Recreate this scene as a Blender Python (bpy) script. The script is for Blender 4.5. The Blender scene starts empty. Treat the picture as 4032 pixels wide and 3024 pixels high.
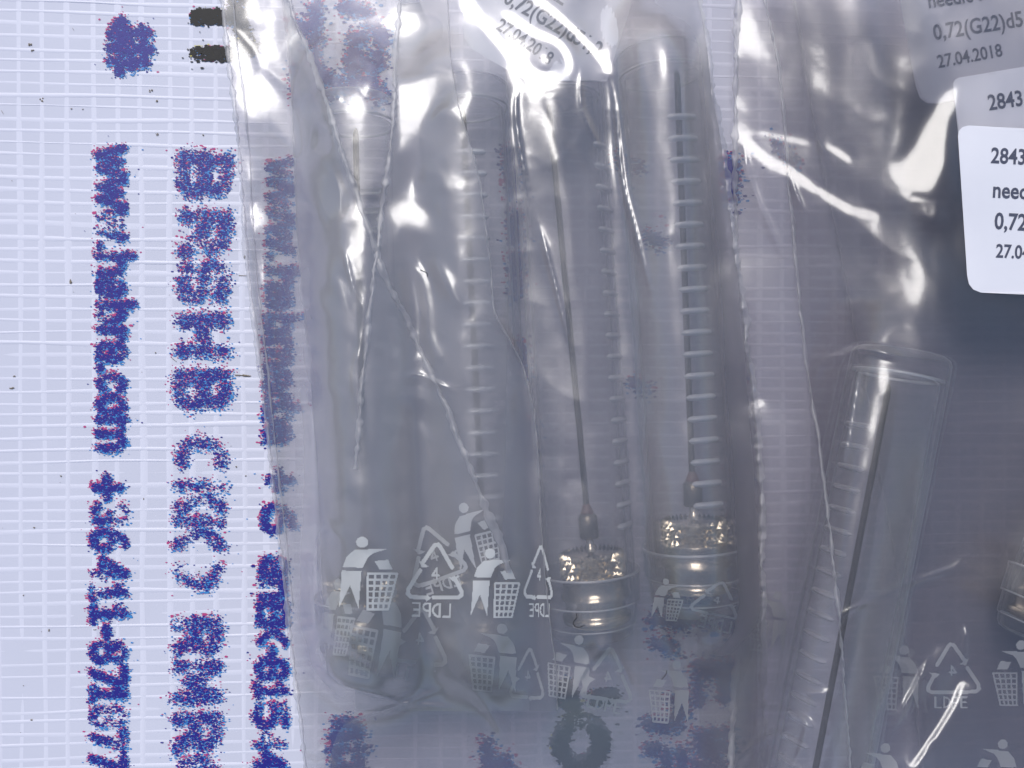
import bpy, math, random
import numpy as np
from mathutils import Vector, Matrix

# ------------------------------------------------------------------ camera, light, exposure
S = bpy.context.scene
COL = S.collection
MM = 0.001
CAM_H = 100.0          # mm above the banner
PPM = 32.0             # photograph pixels per millimetre on the banner
CX, CY = 2016.0, 1512.0

cam_d = bpy.data.cameras.new("camera")
cam = bpy.data.objects.new("camera", cam_d)
COL.objects.link(cam)
cam.location = (0, 0, CAM_H * MM)
cam_d.sensor_width = 36.0
cam_d.lens = 36.0 * CAM_H / (4032.0 / PPM)
cam_d.clip_start = 0.002
cam_d.clip_end = 50.0
S.camera = cam

SUN_AZ = math.radians(-18.0)     # from +Y (top of the frame), negative = towards the left
SUN_EL = math.radians(51.0)
LDIR = np.array([math.sin(SUN_AZ) * math.cos(SUN_EL), math.cos(SUN_AZ) * math.cos(SUN_EL), math.sin(SUN_EL)])

world = bpy.data.worlds.new("World")
S.world = world
world.use_nodes = True
wn = world.node_tree.nodes
wl = world.node_tree.links
sky = wn.new("ShaderNodeTexSky")
sky.sky_type = 'NISHITA'
sky.sun_disc = False
sky.sun_elevation = SUN_EL
sky.sun_rotation = SUN_AZ
sky.air_density = 1.0
sky.dust_density = 2.0
sky.ozone_density = 1.0
bg = wn["Background"]
bg.inputs["Strength"].default_value = 0.10
wl.new(sky.outputs[0], bg.inputs["Color"])

sun_d = bpy.data.lights.new("sun", 'SUN')
sun_d.energy = 1.85
sun_d.angle = math.radians(30.0)
sun_d.color = (1.0, 0.985, 0.96)
sun = bpy.data.objects.new("sun", sun_d)
COL.objects.link(sun)
sun.rotation_euler = Vector(LDIR).to_track_quat('Z', 'Y').to_euler()
sun.location = (LDIR[0], LDIR[1], LDIR[2])

S.view_settings.view_transform = 'Standard'
S.view_settings.look = 'None'
S.view_settings.exposure = 0.20
S.view_settings.gamma = 1.0
S.render.engine = 'CYCLES'
S.cycles.transparent_max_bounces = 48
S.cycles.max_bounces = 10
S.cycles.glossy_bounces = 3
S.cycles.diffuse_bounces = 3
S.cycles.caustics_reflective = False
S.cycles.caustics_refractive = True
S.cycles.use_denoising = True
S.cycles.sample_clamp_indirect = 3.0

rng = np.random.default_rng(7)
random.seed(7)

# ------------------------------------------------------------------ helpers
def W(sx, sy, z):
    """photograph pixel + height (mm) -> world mm"""
    sx, sy, z = np.asarray(sx, float), np.asarray(sy, float), np.asarray(z, float)
    f = (1.0 - z / CAM_H) / PPM
    return np.stack(np.broadcast_arrays((sx - CX) * f, (CY - sy) * f, z), -1)

def tag(o, label=None, cat=None, group=None, kind=None):
    if label: o["label"] = label
    if cat: o["category"] = cat
    if group: o["group"] = group
    if kind: o["kind"] = kind
    return o

def empty(name, loc_mm, label, cat, group=None):
    o = bpy.data.objects.new(name, None)
    COL.objects.link(o)
    o.empty_display_size = 0.003
    o.location = Vector(loc_mm) * MM
    return tag(o, label, cat, group)

def mesh_data(name, verts_mm, faces, mats, smooth=True, mat_idx=None, origin=(0, 0, 0)):
    v = (np.asarray(verts_mm, float) - np.asarray(origin, float)) * MM
    me = bpy.data.meshes.new(name)
    if isinstance(faces, np.ndarray):
        k = faces.shape[1]
        me.vertices.add(len(v)); me.vertices.foreach_set("co", v.astype(np.float32).ravel())
        me.loops.add(faces.size); me.loops.foreach_set("vertex_index", faces.astype(np.int32).ravel())
        me.polygons.add(len(faces))
        me.polygons.foreach_set("loop_start", (np.arange(len(faces)) * k).astype(np.int32))
        me.update(calc_edges=True)
    else:
        me.from_pydata([tuple(p) for p in v], [], [tuple(f) for f in faces])
    for m in (mats if isinstance(mats, (list, tuple)) else [mats]):
        me.materials.append(m)
    me.polygons.foreach_set("use_smooth", [smooth] * len(me.polygons))
    if mat_idx is not None:
        me.polygons.foreach_set("material_index", np.asarray(mat_idx, np.int32))
    me.update()
    return me

def obj(name, me, parent=None):
    o = bpy.data.objects.new(name, me)
    COL.objects.link(o)
    if parent is not None:
        o.parent = parent
    return o

def root_mm(o):
    p = np.zeros(3)
    while o is not None:
        p += np.array(o.location) / MM
        o = o.parent
    return p

def add_part(name, parent, verts_mm, faces, mats, smooth=True, mat_idx=None):
    return obj(name, mesh_data(name, verts_mm, faces, mats, smooth, mat_idx, root_mm(parent)), parent)

def grid_faces(nr, nc):
    i = np.arange(nr - 1)[:, None] * nc + np.arange(nc - 1)[None, :]
    return np.stack([i, i + nc, i + nc + 1, i + 1], -1).reshape(-1, 4)

def blur(a, s):
    """gaussian blur by FFT (edge padded)"""
    if s <= 0: return a
    p = int(4 * s) + 2
    b = np.pad(a, p, mode='edge')
    fy = np.fft.fftfreq(b.shape[0])[:, None]; fx = np.fft.rfftfreq(b.shape[1])[None, :]
    g = np.exp(-2 * (math.pi * s) ** 2 * (fx * fx + fy * fy))
    return np.fft.irfft2(np.fft.rfft2(b) * g, b.shape)[p:-p, p:-p]

def seg_dist(px, py, pts):
    """distance to a polyline and the parameter's height weight"""
    d = np.full(np.shape(px), 1e9)
    for (x0, y0), (x1, y1) in zip(pts[:-1], pts[1:]):
        dx, dy = x1 - x0, y1 - y0
        L = dx * dx + dy * dy + 1e-9
        t = np.clip(((px - x0) * dx + (py - y0) * dy) / L, 0, 1)
        d = np.minimum(d, np.hypot(px - x0 - t * dx, py - y0 - t * dy))
    return d

def in_poly(px, py, poly):
    ins = np.zeros(np.shape(px), bool)
    n = len(poly)
    for i in range(n):
        x0, y0 = poly[i]; x1, y1 = poly[(i + 1) % n]
        if y0 == y1: continue
        c = ((y0 > py) != (y1 > py)) & (px < (x1 - x0) * (py - y0) / (y1 - y0) + x0)
        ins ^= c
    return ins

def spline(pts, n):
    """resample a polyline smoothly (Catmull-Rom) to n points"""
    P = np.array(pts, float)
    if len(P) == 2:
        t = np.linspace(0, 1, n)[:, None]
        return P[0] * (1 - t) + P[1] * t
    Q = np.vstack([2 * P[0] - P[1], P, 2 * P[-1] - P[-2]])
    seg = np.linspace(0, len(P) - 1 - 1e-6, n)
    i = seg.astype(int); t = (seg - i)[:, None]
    a, b, c, d = Q[i], Q[i + 1], Q[i + 2], Q[i + 3]
    return 0.5 * (2 * b + (c - a) * t + (2 * a - 5 * b + 4 * c - d) * t * t + (3 * b - a - 3 * c + d) * t ** 3)

# ------------------------------------------------------------------ materials
def new_mat(name):
    m = bpy.data.materials.new(name)
    m.use_nodes = True
    nt = m.node_tree
    for n in list(nt.nodes): nt.nodes.remove(n)
    out = nt.nodes.new("ShaderNodeOutputMaterial")
    return m, nt, out

def principled(name, col, rough=0.5, metal=0.0, noise=0.0, nscale=800.0, bump=0.0, spec=0.5, col2=None):
    m, nt, out = new_mat(name)
    b = nt.nodes.new("ShaderNodeBsdfPrincipled")
    b.inputs["Base Color"].default_value = (*col, 1)
    b.inputs["Roughness"].default_value = rough
    b.inputs["Metallic"].default_value = metal
    b.inputs["Specular IOR Level"].default_value = spec
    nt.links.new(b.outputs[0], out.inputs["Surface"])
    if noise or bump:
        tc = nt.nodes.new("ShaderNodeTexCoord")
        t = nt.nodes.new("ShaderNodeTexNoise")
        t.inputs["Scale"].default_value = nscale
        t.inputs["Detail"].default_value = 4
        nt.links.new(tc.outputs["Object"], t.inputs["Vector"])
        if noise:
            mx = nt.nodes.new("ShaderNodeMix"); mx.data_type = 'RGBA'
            c2 = col2 or tuple(c * (1 - noise) for c in col)
            mx.inputs["A"].default_value = (*c2, 1); mx.inputs["B"].default_value = (*col, 1)
            nt.links.new(t.outputs["Fac"], mx.inputs["Factor"])
            nt.links.new(mx.outputs["Result"], b.inputs["Base Color"])
        if bump:
            bp = nt.nodes.new("ShaderNodeBump")
            bp.inputs["Strength"].default_value = bump
            bp.inputs["Distance"].default_value = 0.0001
            nt.links.new(t.outputs["Fac"], bp.inputs["Height"])
            nt.links.new(bp.outputs[0], b.inputs["Normal"])
    return m

def clear_mat(name, tint, edge_tint, f0, f1, power, rough, haze, haze_col=(0.83, 0.82, 0.86), bump=0.0, bscale=300.0, trans=0.5, diffuse=0.0, drough=0.35, wide=0.62, edge_haze=0.0):
    """thin clear plastic: reflection rising towards grazing angles, tinted transmission, a little haze"""
    m, nt, out = new_mat(name)
    N = nt.nodes.new; L = nt.links.new
    lw = N("ShaderNodeLayerWeight"); lw.inputs["Blend"].default_value = 0.5
    pw = N("ShaderNodeMath"); pw.operation = 'POWER'; pw.inputs[1].default_value = power
    L(lw.outputs["Facing"], pw.inputs[0])
    ma = N("ShaderNodeMath"); ma.operation = 'MULTIPLY_ADD'
    ma.inputs[1].default_value = f1; ma.inputs[2].default_value = f0; ma.use_clamp = True
    L(pw.outputs[0], ma.inputs[0])
    tr = N("ShaderNodeBsdfTransparent")
    mx = N("ShaderNodeMix"); mx.data_type = 'RGBA'
    mx.inputs["A"].default_value = (*tint, 1); mx.inputs["B"].default_value = (*edge_tint, 1)
    pw2 = N("ShaderNodeMath"); pw2.operation = 'POWER'; pw2.inputs[1].default_value = 3.0
    L(lw.outputs["Facing"], pw2.inputs[0]); L(pw2.outputs[0], mx.inputs["Factor"])
    L(mx.outputs["Result"], tr.inputs["Color"])
    df = N("ShaderNodeBsdfDiffuse"); df.inputs["Color"].default_value = (*haze_col, 1)
    tl = N("ShaderNodeBsdfTranslucent"); tl.inputs["Color"].default_value = (*haze_col, 1)
    hz = N("ShaderNodeMixShader"); hz.inputs[0].default_value = trans
    L(df.outputs[0], hz.inputs[1]); L(tl.outputs[0], hz.inputs[2])
    m1 = N("ShaderNodeMixShader"); m1.inputs[0].default_value = haze
    thru = tr
    if edge_haze:
        eh = N("ShaderNodeMath"); eh.operation = 'MULTIPLY_ADD'; eh.use_clamp = True
        eh.inputs[1].default_value = edge_haze; eh.inputs[2].default_value = haze
        L(pw2.outputs[0], eh.inputs[0]); L(eh.outputs[0], m1.inputs[0])
    if diffuse:
        rf = N("ShaderNodeBsdfRefraction"); rf.inputs["IOR"].default_value = 1.12; rf.inputs["Roughness"].default_value = drough
        L(mx.outputs["Result"], rf.inputs["Color"])
        thru = N("ShaderNodeMixShader"); thru.inputs[0].default_value = diffuse
        L(tr.outputs[0], thru.inputs[1]); L(rf.outputs[0], thru.inputs[2])
    L(thru.outputs[0], m1.inputs[1]); L(hz.outputs[0], m1.inputs[2])
    gl = N("ShaderNodeBsdfGlossy"); gl.inputs["Roughness"].default_value = rough
    gl.inputs["Color"].default_value = (1, 1, 1, 1)
    m2 = N("ShaderNodeMixShader")
    g2 = N("ShaderNodeBsdfGlossy"); g2.inputs["Roughness"].default_value = min(.6, rough * 2.0)
    gm = N("ShaderNodeMixShader"); gm.inputs[0].default_value = wide
    L(gl.outputs[0], gm.inputs[1]); L(g2.outputs[0], gm.inputs[2])
    L(ma.outputs[0], m2.inputs[0]); L(m1.outputs[0], m2.inputs[1]); L(gm.outputs[0], m2.inputs[2])
    if bump:
        tc = N("ShaderNodeTexCoord"); t = N("ShaderNodeTexNoise")
        t.inputs["Scale"].default_value = bscale; t.inputs["Detail"].default_value = 3
        L(tc.outputs["Object"], t.inputs["Vector"])
        bp = N("ShaderNodeBump"); bp.inputs["Strength"].default_value = bump; bp.inputs["Distance"].default_value = 0.0003
        L(t.outputs["Fac"], bp.inputs["Height"]); L(bp.outputs[0], gl.inputs["Normal"])
    L(m2.outputs[0], out.inputs["Surface"])
    return m

M = {}
M['sheet'] = principled("banner_vinyl", (0.70, 0.71, 0.82), 0.5, noise=0.13, nscale=60.0, bump=0.1, spec=0.25)
M['thread'] = principled("coated_thread", (0.77, 0.775, 0.885), 0.45, noise=0.06, nscale=500.0, spec=0.3)
M['cyan'] = principled("cyan_ink", (0.05, 0.26, 0.62), 0.5)
M['magenta'] = principled("magenta_ink", (0.52, 0.06, 0.22), 0.5)
M['blue'] = principled("blue_ink", (0.022, 0.018, 0.25), 0.5)
M['black'] = principled("black_ink", (0.012, 0.012, 0.014), 0.55, noise=0.5, nscale=600, spec=0.35)
M['yellow'] = principled("yellow_ink", (0.62, 0.55, 0.12), 0.5)
M['film'] = clear_mat("polythene_film", (0.955, 0.945, 0.945), (0.8, 0.8, 0.82), 0.125, 0.8, 3.5, 0.19, 0.10, bump=0.12, bscale=700.0, diffuse=0.16, drough=0.25)
M['film_glare'] = clear_mat("glare_polythene_film", (0.93, 0.935, 0.94), (0.8, 0.8, 0.82), 0.12, 0.8, 3.5, 0.22, 0.30, bump=0.12, bscale=700.0, diffuse=0.22, drough=0.25)  # clear film; strong white haze stands in for sky glare on the left
M['film_dense'] = clear_mat("doubled_polythene_film", (0.93, 0.92, 0.93), (0.78, 0.75, 0.77), 0.10, 0.8, 3.5, 0.20, 0.09, bump=0.12, bscale=700.0, diffuse=0.06, drough=.2)
M['film_right'] = clear_mat("shaded_stack_film", (0.88, 0.87, 0.88), (0.8, 0.8, 0.82), 0.092, 0.8, 3.5, 0.17, 0.05, bump=0.12, bscale=700.0, diffuse=0.24, drough=0.25)  # film of the stacked bags; extra grey tint stands in for shade there
M['film_low'] = clear_mat("polythene_back_film", (0.945, 0.935, 0.935), (0.8, 0.8, 0.82), 0.04, 0.8, 3.5, 0.22, 0.02)
M['weld'] = clear_mat("welded_polythene", (0.88, 0.88, 0.89), (0.7, 0.7, 0.72), 0.07, 0.5, 2.0, 0.36, 0.30, bump=0.35, bscale=2500.0)
M['tube'] = clear_mat("clear_styrene", (0.994, 0.994, 0.994), (0.80, 0.82, 0.84), 0.010, 0.45, 3.0, 0.32, 0.042, edge_haze=0.30)
M['rib'] = clear_mat("moulded_rib", (0.95, 0.95, 0.95), (0.5, 0.5, 0.52), 0.16, 0.9, 2.0, 0.16, 0.50, haze_col=(0.85, 0.87, 0.88), trans=0.15)
M['rib_dull'] = clear_mat("soft_moulded_rib", (0.95, 0.95, 0.95), (0.6, 0.6, 0.62), 0.06, 0.6, 2.0, 0.3, 0.16)
M['print'] = clear_mat("white_film_print", (0.6, 0.6, 0.6), (0.6, 0.6, 0.6), 0.04, 0.2, 3.0, 0.3, 0.72, haze_col=(0.78, 0.80, 0.81), trans=0.2)
M['print_faint'] = clear_mat("white_film_print_far_side", (0.7, 0.7, 0.7), (0.7, 0.7, 0.7), 0.04, 0.2, 3.0, 0.3, 0.62, haze_col=(0.72, 0.74, 0.75), trans=0.3)
M['label'] = principled("paper_label", (0.80, 0.80, 0.86), 0.55, noise=0.03, nscale=900)
M['text'] = principled("label_ink", (0.05, 0.055, 0.09), 0.6, noise=0.5, nscale=2500, col2=(0.10, 0.11, 0.16))
M['steel'] = principled("cannula_steel", (0.05, 0.047, 0.04), 0.5, metal=1.0)
M['nickel'] = principled("nickel_plate", (0.60, 0.54, 0.43), 0.15, metal=1.0, bump=0.1, nscale=900)
M['brass'] = principled("bright_knurl", (0.78, 0.69, 0.52), 0.10, metal=1.0)
M['dark_steel'] = principled("dull_neck", (0.16, 0.14, 0.11), 0.3, metal=1.0)
M['resin'] = principled("red_sealant", (0.10, 0.025, 0.018), 0.4)
M['dirt'] = principled("dirt", (0.30, 0.25, 0.19), 0.9, noise=0.5, nscale=3000)
M['fibre'] = principled("dark_fibre", (0.02, 0.02, 0.025), 0.7)

# ------------------------------------------------------------------ banner: sheet, threads, print
def banner_z(sx, sy):
    return 0.0 * np.asarray(sx, float)

banner = empty("banner", (0, 0, 0), "white woven vinyl banner with blue lettering lying under all the bags", "banner")
X0, X1, Y0, Y1 = -900, 4950, -800, 3850
gx = np.linspace(X0, X1, 120); gy = np.linspace(Y0, Y1, 100)
GX, GY = np.meshgrid(gx, gy)
nz = blur(rng.normal(size=GX.shape), 6); nz = nz / nz.std() * 0.008
V = W(GX, GY, nz - 0.10)
add_part("sheet", banner, V.reshape(-1, 3), grid_faces(*GX.shape), M['sheet'])

def ribbon(pts_px, z, halfw_px, h_mm, prof=5):
    """low rounded ribbon along px points; z, halfw arrays"""
    P = np.array(pts_px, float)
    T = np.gradient(P, axis=0); T /= np.linalg.norm(T, axis=1)[:, None] + 1e-9
    Nn = np.stack([-T[:, 1], T[:, 0]], 1)
    a = np.linspace(-1, 1, prof)
    hw = np.broadcast_to(halfw_px, len(P))[:, None]
    hz = np.sqrt(np.clip(1 - a * a, 0, 1))[None, :] * np.broadcast_to(h_mm, len(P))[:, None]
    sx = P[:, 0:1] + Nn[:, 0:1] * hw * a; sy = P[:, 1:2] + Nn[:, 1:2] * hw * a
    zz = np.broadcast_to(np.asarray(z, float), len(P))[:, None] + hz
    return W(sx, sy, zz).reshape(-1, 3), grid_faces(len(P), prof)

def wob(n, amp, s):
    a = rng.normal(size=n + 40)
    k = np.exp(-0.5 * (np.arange(-20, 21) / s) ** 2); k /= k.sum()
    a = np.convolve(a, k, 'same')[20:-20]
    return a / (a.std() + 1e-9) * amp

def weft_y(sx, y):
    """the weft bows a little: falls to the right at the top, rises to the right at the bottom"""
    t = (y - 1500) / 1500.0
    return y + (sx - 500) * (-0.028 * t) + 0.0

for k in range(-1, 46):                                  # warp threads
    x = -19 + 97.0 * k + rng.normal() * 3
    yy = np.linspace(-250, 3300, 90)
    lean = 0.004 * (yy - 1500)
    P = np.stack([x + lean + wob(90, 3.0, 6), yy], 1)
    v, f = ribbon(P, -0.112, 12.5 + wob(90, 1.6, 4), np.clip(0.032 + wob(90, 0.010, 4), .008, 1))
    add_part("warp_thread", banner, v, f, M['thread'])
for k in range(-4, 71):                                  # weft threads
    y = 12 + 46.3 * k + rng.normal() * 2.5
    xx = np.linspace(-250, 4300, 110)
    P = np.stack([xx, weft_y(xx, y) + wob(110, 3.0, 4)], 1)
    v, f = ribbon(P, -0.112, 8.5 + wob(110, 2.0, 3), np.clip(0.04 + wob(110, 0.013, 4), .006, 1))
    add_part("weft_thread", banner, v, f, M['thread'])

# stroke font, unit box: x along the line, y up from baseline (1 = cap height)
def arc(cx, cy, rx, ry, a0, a1, n=9):
    return [(cx + rx * math.cos(math.radians(a0 + (a1 - a0) * i / (n - 1))), cy + ry * math.sin(math.radians(a0 + (a1 - a0) * i / (n - 1)))) for i in range(n)]
G = {
 'w': [[(0, .7), (.25, 0), (.5, .6), (.75, 0), (1, .7)]],
 '.': [[(.4, .02), (.6, .02)]],
 'h': [[(0, 0), (0, 1)], arc(.5, .35, .5, .33, 180, 0), [(1, .35), (1, 0)]],
 'e': [arc(.5, .35, .5, .35, 330, 30, 12)[::-1] if False else arc(.5, .35, .48, .34, 0, 310, 12), [(.02, .35), (.98, .35)]],
 'b': [[(0, 0), (0, 1)], arc(.5, .35, .48, .34, 0, 360, 12)],
 'r': [[(.1, 0), (.1, .7)], arc(.6, .35, .5, .33, 150, 60)],
 'a': [arc(.5, .2, .45, .19, 0, 360, 10), [(.95, 0), (.95, .5)], arc(.5, .48, .45, .22, 0, 160)],
 'c': [arc(.5, .35, .48, .34, 45, 315, 11)],
 'o': [arc(.5, .35, .48, .34, 0, 360, 12)],
 'm': [[(0, 0), (0, .7)], arc(.25, .4, .25, .28, 180, 0), [(.5, .4), (.5, 0)], arc(.75, .4, .25, .28, 180, 0), [(1, .4), (1, 0)]],
 'n': [[(0, 0), (0, .7)], arc(.5, .35, .5, .33, 180, 0), [(1, .35), (1, 0)]],
 '+': [[(0, .45), (1, .45)], [(.5, .1), (.5, .85)]],
 '-': [[(0, .42), (1, .42)]],
 '3': [arc(.45, .74, .45, .26, 150, -90), arc(.45, .26, .5, .26, 90, -150)],
 '6': [arc(.5, .3, .48, .3, 0, 360, 12), arc(.9, .3, .88, .7, 180, 100)],
 '4': [[(.7, 0), (.7, 1), (0, .3), (1, .3)]],
 '1': [[(.5, 0), (.5, 1), (.1, .75)], [(.1, 0), (.9, 0)]],
 '8': [arc(.5, .74, .4, .25, 0, 360, 11), arc(.5, .26, .48, .26, 0, 360, 11)],
 '7': [[(0, .97), (1, .97), (.35, 0)]],
 '5': [[(.9, 1), (.1, 1), (.05, .55)], arc(.45, .32, .5, .32, 120, -140)],
 'B': [[(0, 0), (0, 1)], [(0, 1), (.5, 1)], arc(.5, .75, .42, .25, 90, -90), [(0, .5), (.5, .5)], arc(.5, .25, .5, .25, 90, -90), [(0, 0), (.5, 0)]],
 'C': [arc(.6, .5, .58, .48, 70, 290, 12)],
 'D': [[(0, 0), (0, 1)], arc(0, .5, 1, .5, 90, -90, 12)],
 ')': [arc(0, .5, .9, .5, 80, -80, 10)],
 'K': [[(0, 0), (0, 1)], [(0, .45), (1, 1)], [(.25, .6), (1, 0)]],
 'R': [[(0, 0), (0, 1)], [(0, 1), (.5, 1)], arc(.5, .72, .45, .28, 90, -90), [(0, .45), (.5, .45), (1, 0)]],
 'N': [[(0, 0), (0, 1), (1, 0), (1, 1)]],
 'S': [arc(.5, .75, .45, .25, 30, 270), arc(.5, .25, .45, .25, 90, -150)],
 'H': [[(0, 0), (0, 1)], [(1, 0), (1, 1)], [(0, .5), (1, .5)]],
 'M': [[(0, 0), (0, 1), (.5, .3), (1, 1), (1, 0)]],
 'E': [[(1, 1), (0, 1), (0, 0), (1, 0)], [(0, .52), (.8, .52)]],
 'T': [[(0, 1), (1, 1)], [(.5, 0), (.5, 1)]],
 'A': [[(0, 0), (.5, 1), (1, 0)], [(.2, .35), (.8, .35)]],
 'O': [arc(.5, .5, .5, .5, 0, 360, 16)],
}
def glyph_px(ch, y0, w, bx, H):
    """rotated a quarter turn clockwise: the line runs down the banner, letter tops point right"""
    return [[(bx + gy_ * H, y0 + gx_ * w) for gx_, gy_ in st] for st in G[ch]]

def dots_mesh(name, layers, size):
    """layers: (material key, points) -> one mesh of small ink dots"""
    vs, fs, mi = [], [], []
    base = 0
    mats = [M[k] for k, _ in layers]
    ang = np.arange(6) / 6 * 2 * math.pi
    for li, (k, P) in enumerate(layers):
        n = len(P)
        if n == 0: continue
        r = size * np.exp(rng.normal(size=n) * 0.32)
        el = 1.25 + rng.random(n) * 0.5
        ca = np.cos(ang)[None, :] * (r * el)[:, None] * (1 + rng.normal(size=(n, 6)) * .12)
        sa = np.sin(ang)[None, :] * (r * 0.85)[:, None] * (1 + rng.normal(size=(n, 6)) * .12)
        zz = -0.045 + rng.random(n) * 0.012 + 0.012 * li
        v = W(P[:, 0:1] + ca, P[:, 1:2] - sa, np.repeat(zz[:, None], 6, 1)).reshape(-1, 3)
        f = (np.arange(n)[:, None] * 6 + np.arange(6)[None, :]) + base
        vs.append(v); fs.append(f); mi.append(np.full(n, li)); base += len(v)
    me = mesh_data(name, np.vstack(vs), np.vstack(fs), mats, False, np.concatenate(mi))
    return me

def ink(name, strokes, hw, dens, soft=3.4, size=2.4, dark=1.0, black=False, label=None):
    """dither a set of strokes (px polylines) into CMY ink dots with scatter round the edges"""
    allp = np.array([p for st in strokes for p in st])
    lo = allp.min(0) - hw - 45; hi = allp.max(0) + hw + 45
    area = (hi[0] - lo[0]) * (hi[1] - lo[1])
    layers = []
    spec = [('magenta', (-5, -6), .50, 1.0), ('cyan', (5, 5), .62, 1.0), ('blue', (0, 0), .95 * dark, .9)]
    if black:
        spec = [('magenta', (-3, -6), .10, 1.3), ('cyan', (3, 5), .12, 1.3), ('yellow', (0, -6), .05, 1.4), ('black', (0, 0), 2.6, 1.0)]
    patch = rng.normal(size=(64, 64)); patch = blur(patch, 1.2); patch /= patch.std()
    for k, (ox, oy), dd, sp in spec:
        n = int(area * dens * 1.9 * dd / (size * size * 4.0))
        P = lo + rng.random((n, 2)) * (hi - lo)
        d = np.full(n, 1e9)
        for st in strokes:
            d = np.minimum(d, seg_dist(P[:, 0] - ox, P[:, 1] - oy, st))
        pr = 1 / (1 + np.exp((d - hw) / (soft * sp))) + 0.007 * np.exp(-np.clip(d - hw, 0, None) / 24)
        core = np.clip((hw - d) / hw, 0, 1)
        if k == 'blue': pr *= 0.55 + 0.7 * core
        ix = ((P[:, 0] / 26) % 64).astype(int); iy = ((P[:, 1] / 17) % 64).astype(int)
        pr *= np.clip(0.85 + 0.33 * patch[iy, ix], 0.15, 1.4)
        keep = rng.random(n) < pr
        layers.append((k, P[keep]))
    o = obj(name, dots_mesh(name, layers, size), banner)
    if label: o["label"] = label
    return o

col1 = []
for ch, y0, w, bx, H in [('w', 586, 104, 388, 138), ('w', 708, 104, 388, 138), ('w', 830, 104, 388, 138), ('.', 955, 34, 390, 138), ('h', 1008, 70, 388, 132),
                         ('e', 1098, 64, 388, 138), ('b', 1200, 66, 388, 132), ('r', 1292, 46, 388, 138), ('a', 1352, 62, 388, 138), ('.', 1432, 34, 392, 138),
                         ('c', 1482, 60, 390, 138), ('o', 1562, 66, 390, 138), ('m', 1652, 112, 388, 138)]:
    col1 += glyph_px(ch, y0, w, bx, H)
ink("printed_line", col1, 16, 1.05, label="web address in blue dithered print running down the left")
col1b = []
for ch, y0, w, bx, H in [('+', 1882, 78, 362, 130), ('3', 1992, 70, 368, 128), ('6', 2090, 72, 368, 128), ('4', 2205, 78, 368, 124), ('1', 2305, 56, 366, 124), ('1', 2390, 56, 366, 124),
                         ('-', 2472, 36, 366, 126), ('8', 2535, 68, 366, 124), ('7', 2628, 66, 366, 124), ('1', 2708, 54, 366, 124), ('8', 2790, 66, 364, 124), ('7', 2880, 62, 364, 124), ('7', 2966, 62, 364, 124)]:
    col1b += glyph_px(ch, y0, w, bx, H)
ink("printed_line", col1b, 16, 1.05, label="telephone number in blue dithered print at the lower left")
col2 = []
for ch, y0, w, bx, H in [('B', 625, 130, 722, 165), ('R', 855, 130, 730, 155), ('S', 1040, 140, 722, 160), ('H', 1262, 120, 720, 160), ('B', 1482, 110, 712, 175)]:
    col2 += glyph_px(ch, y0, w, bx, H)
ink("printed_line", col2, 28, 0.6, soft=6, label="large capital letters in sparse blue dots at the upper middle")
col2b = []
for ch, y0, w, bx, H in [('C', 1735, 110, 712, 165), ('K', 1915, 90, 708, 165), ('K', 2055, 95, 700, 165), (')', 2225, 90, 706, 155)]:
    col2b += glyph_px(ch, y0, w, bx, H)
ink("printed_line", col2b, 24, 0.5, soft=6, label="rounded capitals in sparse blue dots at mid height")
col2c = []
for ch, y0, w, bx, H in [('R', 2455, 110, 700, 150), ('M', 2625, 120, 700, 150), ('R', 2830, 115, 700, 150), ('C', 2995, 110, 712, 140)]:
    col2c += glyph_px(ch, y0, w, bx, H)
ink("printed_line", col2c, 27, 0.6, soft=6, label="large capital letters in sparse blue dots at the bottom")
col3 = []
for ch, y0, w, bx, H in [('w', 635, 104, 1065, 116), ('w', 755, 104, 1063, 116), ('w', 880, 104, 1060, 116), ('.', 995, 30, 1060, 116), ('h', 1065, 66, 1058, 118), ('e', 1150, 62, 1056, 118),
                         ('b', 1250, 62, 1054, 118), ('m', 1340, 100, 1052, 118), ('a', 1460, 62, 1050, 118), ('o', 1540, 62, 1050, 110), ('b', 1605, 58, 1050, 118), ('a', 1680, 56, 1050, 118)]:
    col3 += glyph_px(ch, y0, w, bx, H)
ink("printed_line", col3, 18, 1.1, size=3.0, label="line of blue print showing through the bag edge")
col3b = []
for ch, y0, w, bx, H in [('+', 1850, 76, 1048, 110), ('6', 1995, 100, 1040, 118), ('a', 2200, 72, 1032, 128), ('n', 2292, 60, 1030, 128), ('E', 2380, 60, 1026, 96), ('K', 2455, 72, 1024, 96), ('-', 2550, 40, 1022, 110),
                         ('8', 2602, 70, 1018, 108), ('1', 2692, 60, 1014, 108), ('5', 2775, 88, 1010, 112), ('4', 2890, 60, 1012, 100), ('4', 2970, 60, 1012, 100)]:
    col3b += glyph_px(ch, y0, w, bx, H)
ink("printed_line", col3b, 16, 1.1, label="line of blue print half covered by the bag edge")

# star-like figure and black bars at the top
ink("printed_figure", [[(455, 110), (480, 85), (470, 280)], [(440, 135), (585, 130)], [(432, 190), (588, 195)], [(435, 235), (575, 250)], [(560, 115), (570, 240)], [(500, 120), (520, 260)]],
    20, 0.95, dark=1.4, label="dense blue figure at the top of the left line")
for yb in (66, 212):
    ink("printed_bar", [[(770, yb - 8), (905, yb - 8)], [(770, yb + 10), (905, yb + 10)]], 19, 1.1, soft=2.2, size=3.2, black=True, label="black printed bar running under the bag edge")
ink("printed_figure", [[(958, -20), (945, 90), (970, 160), (985, 190)], [(925, -20), (930, 60)]], 24, 0.8, soft=6, size=3.4, black=True, label="black figure seen through the bag edge")
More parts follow.
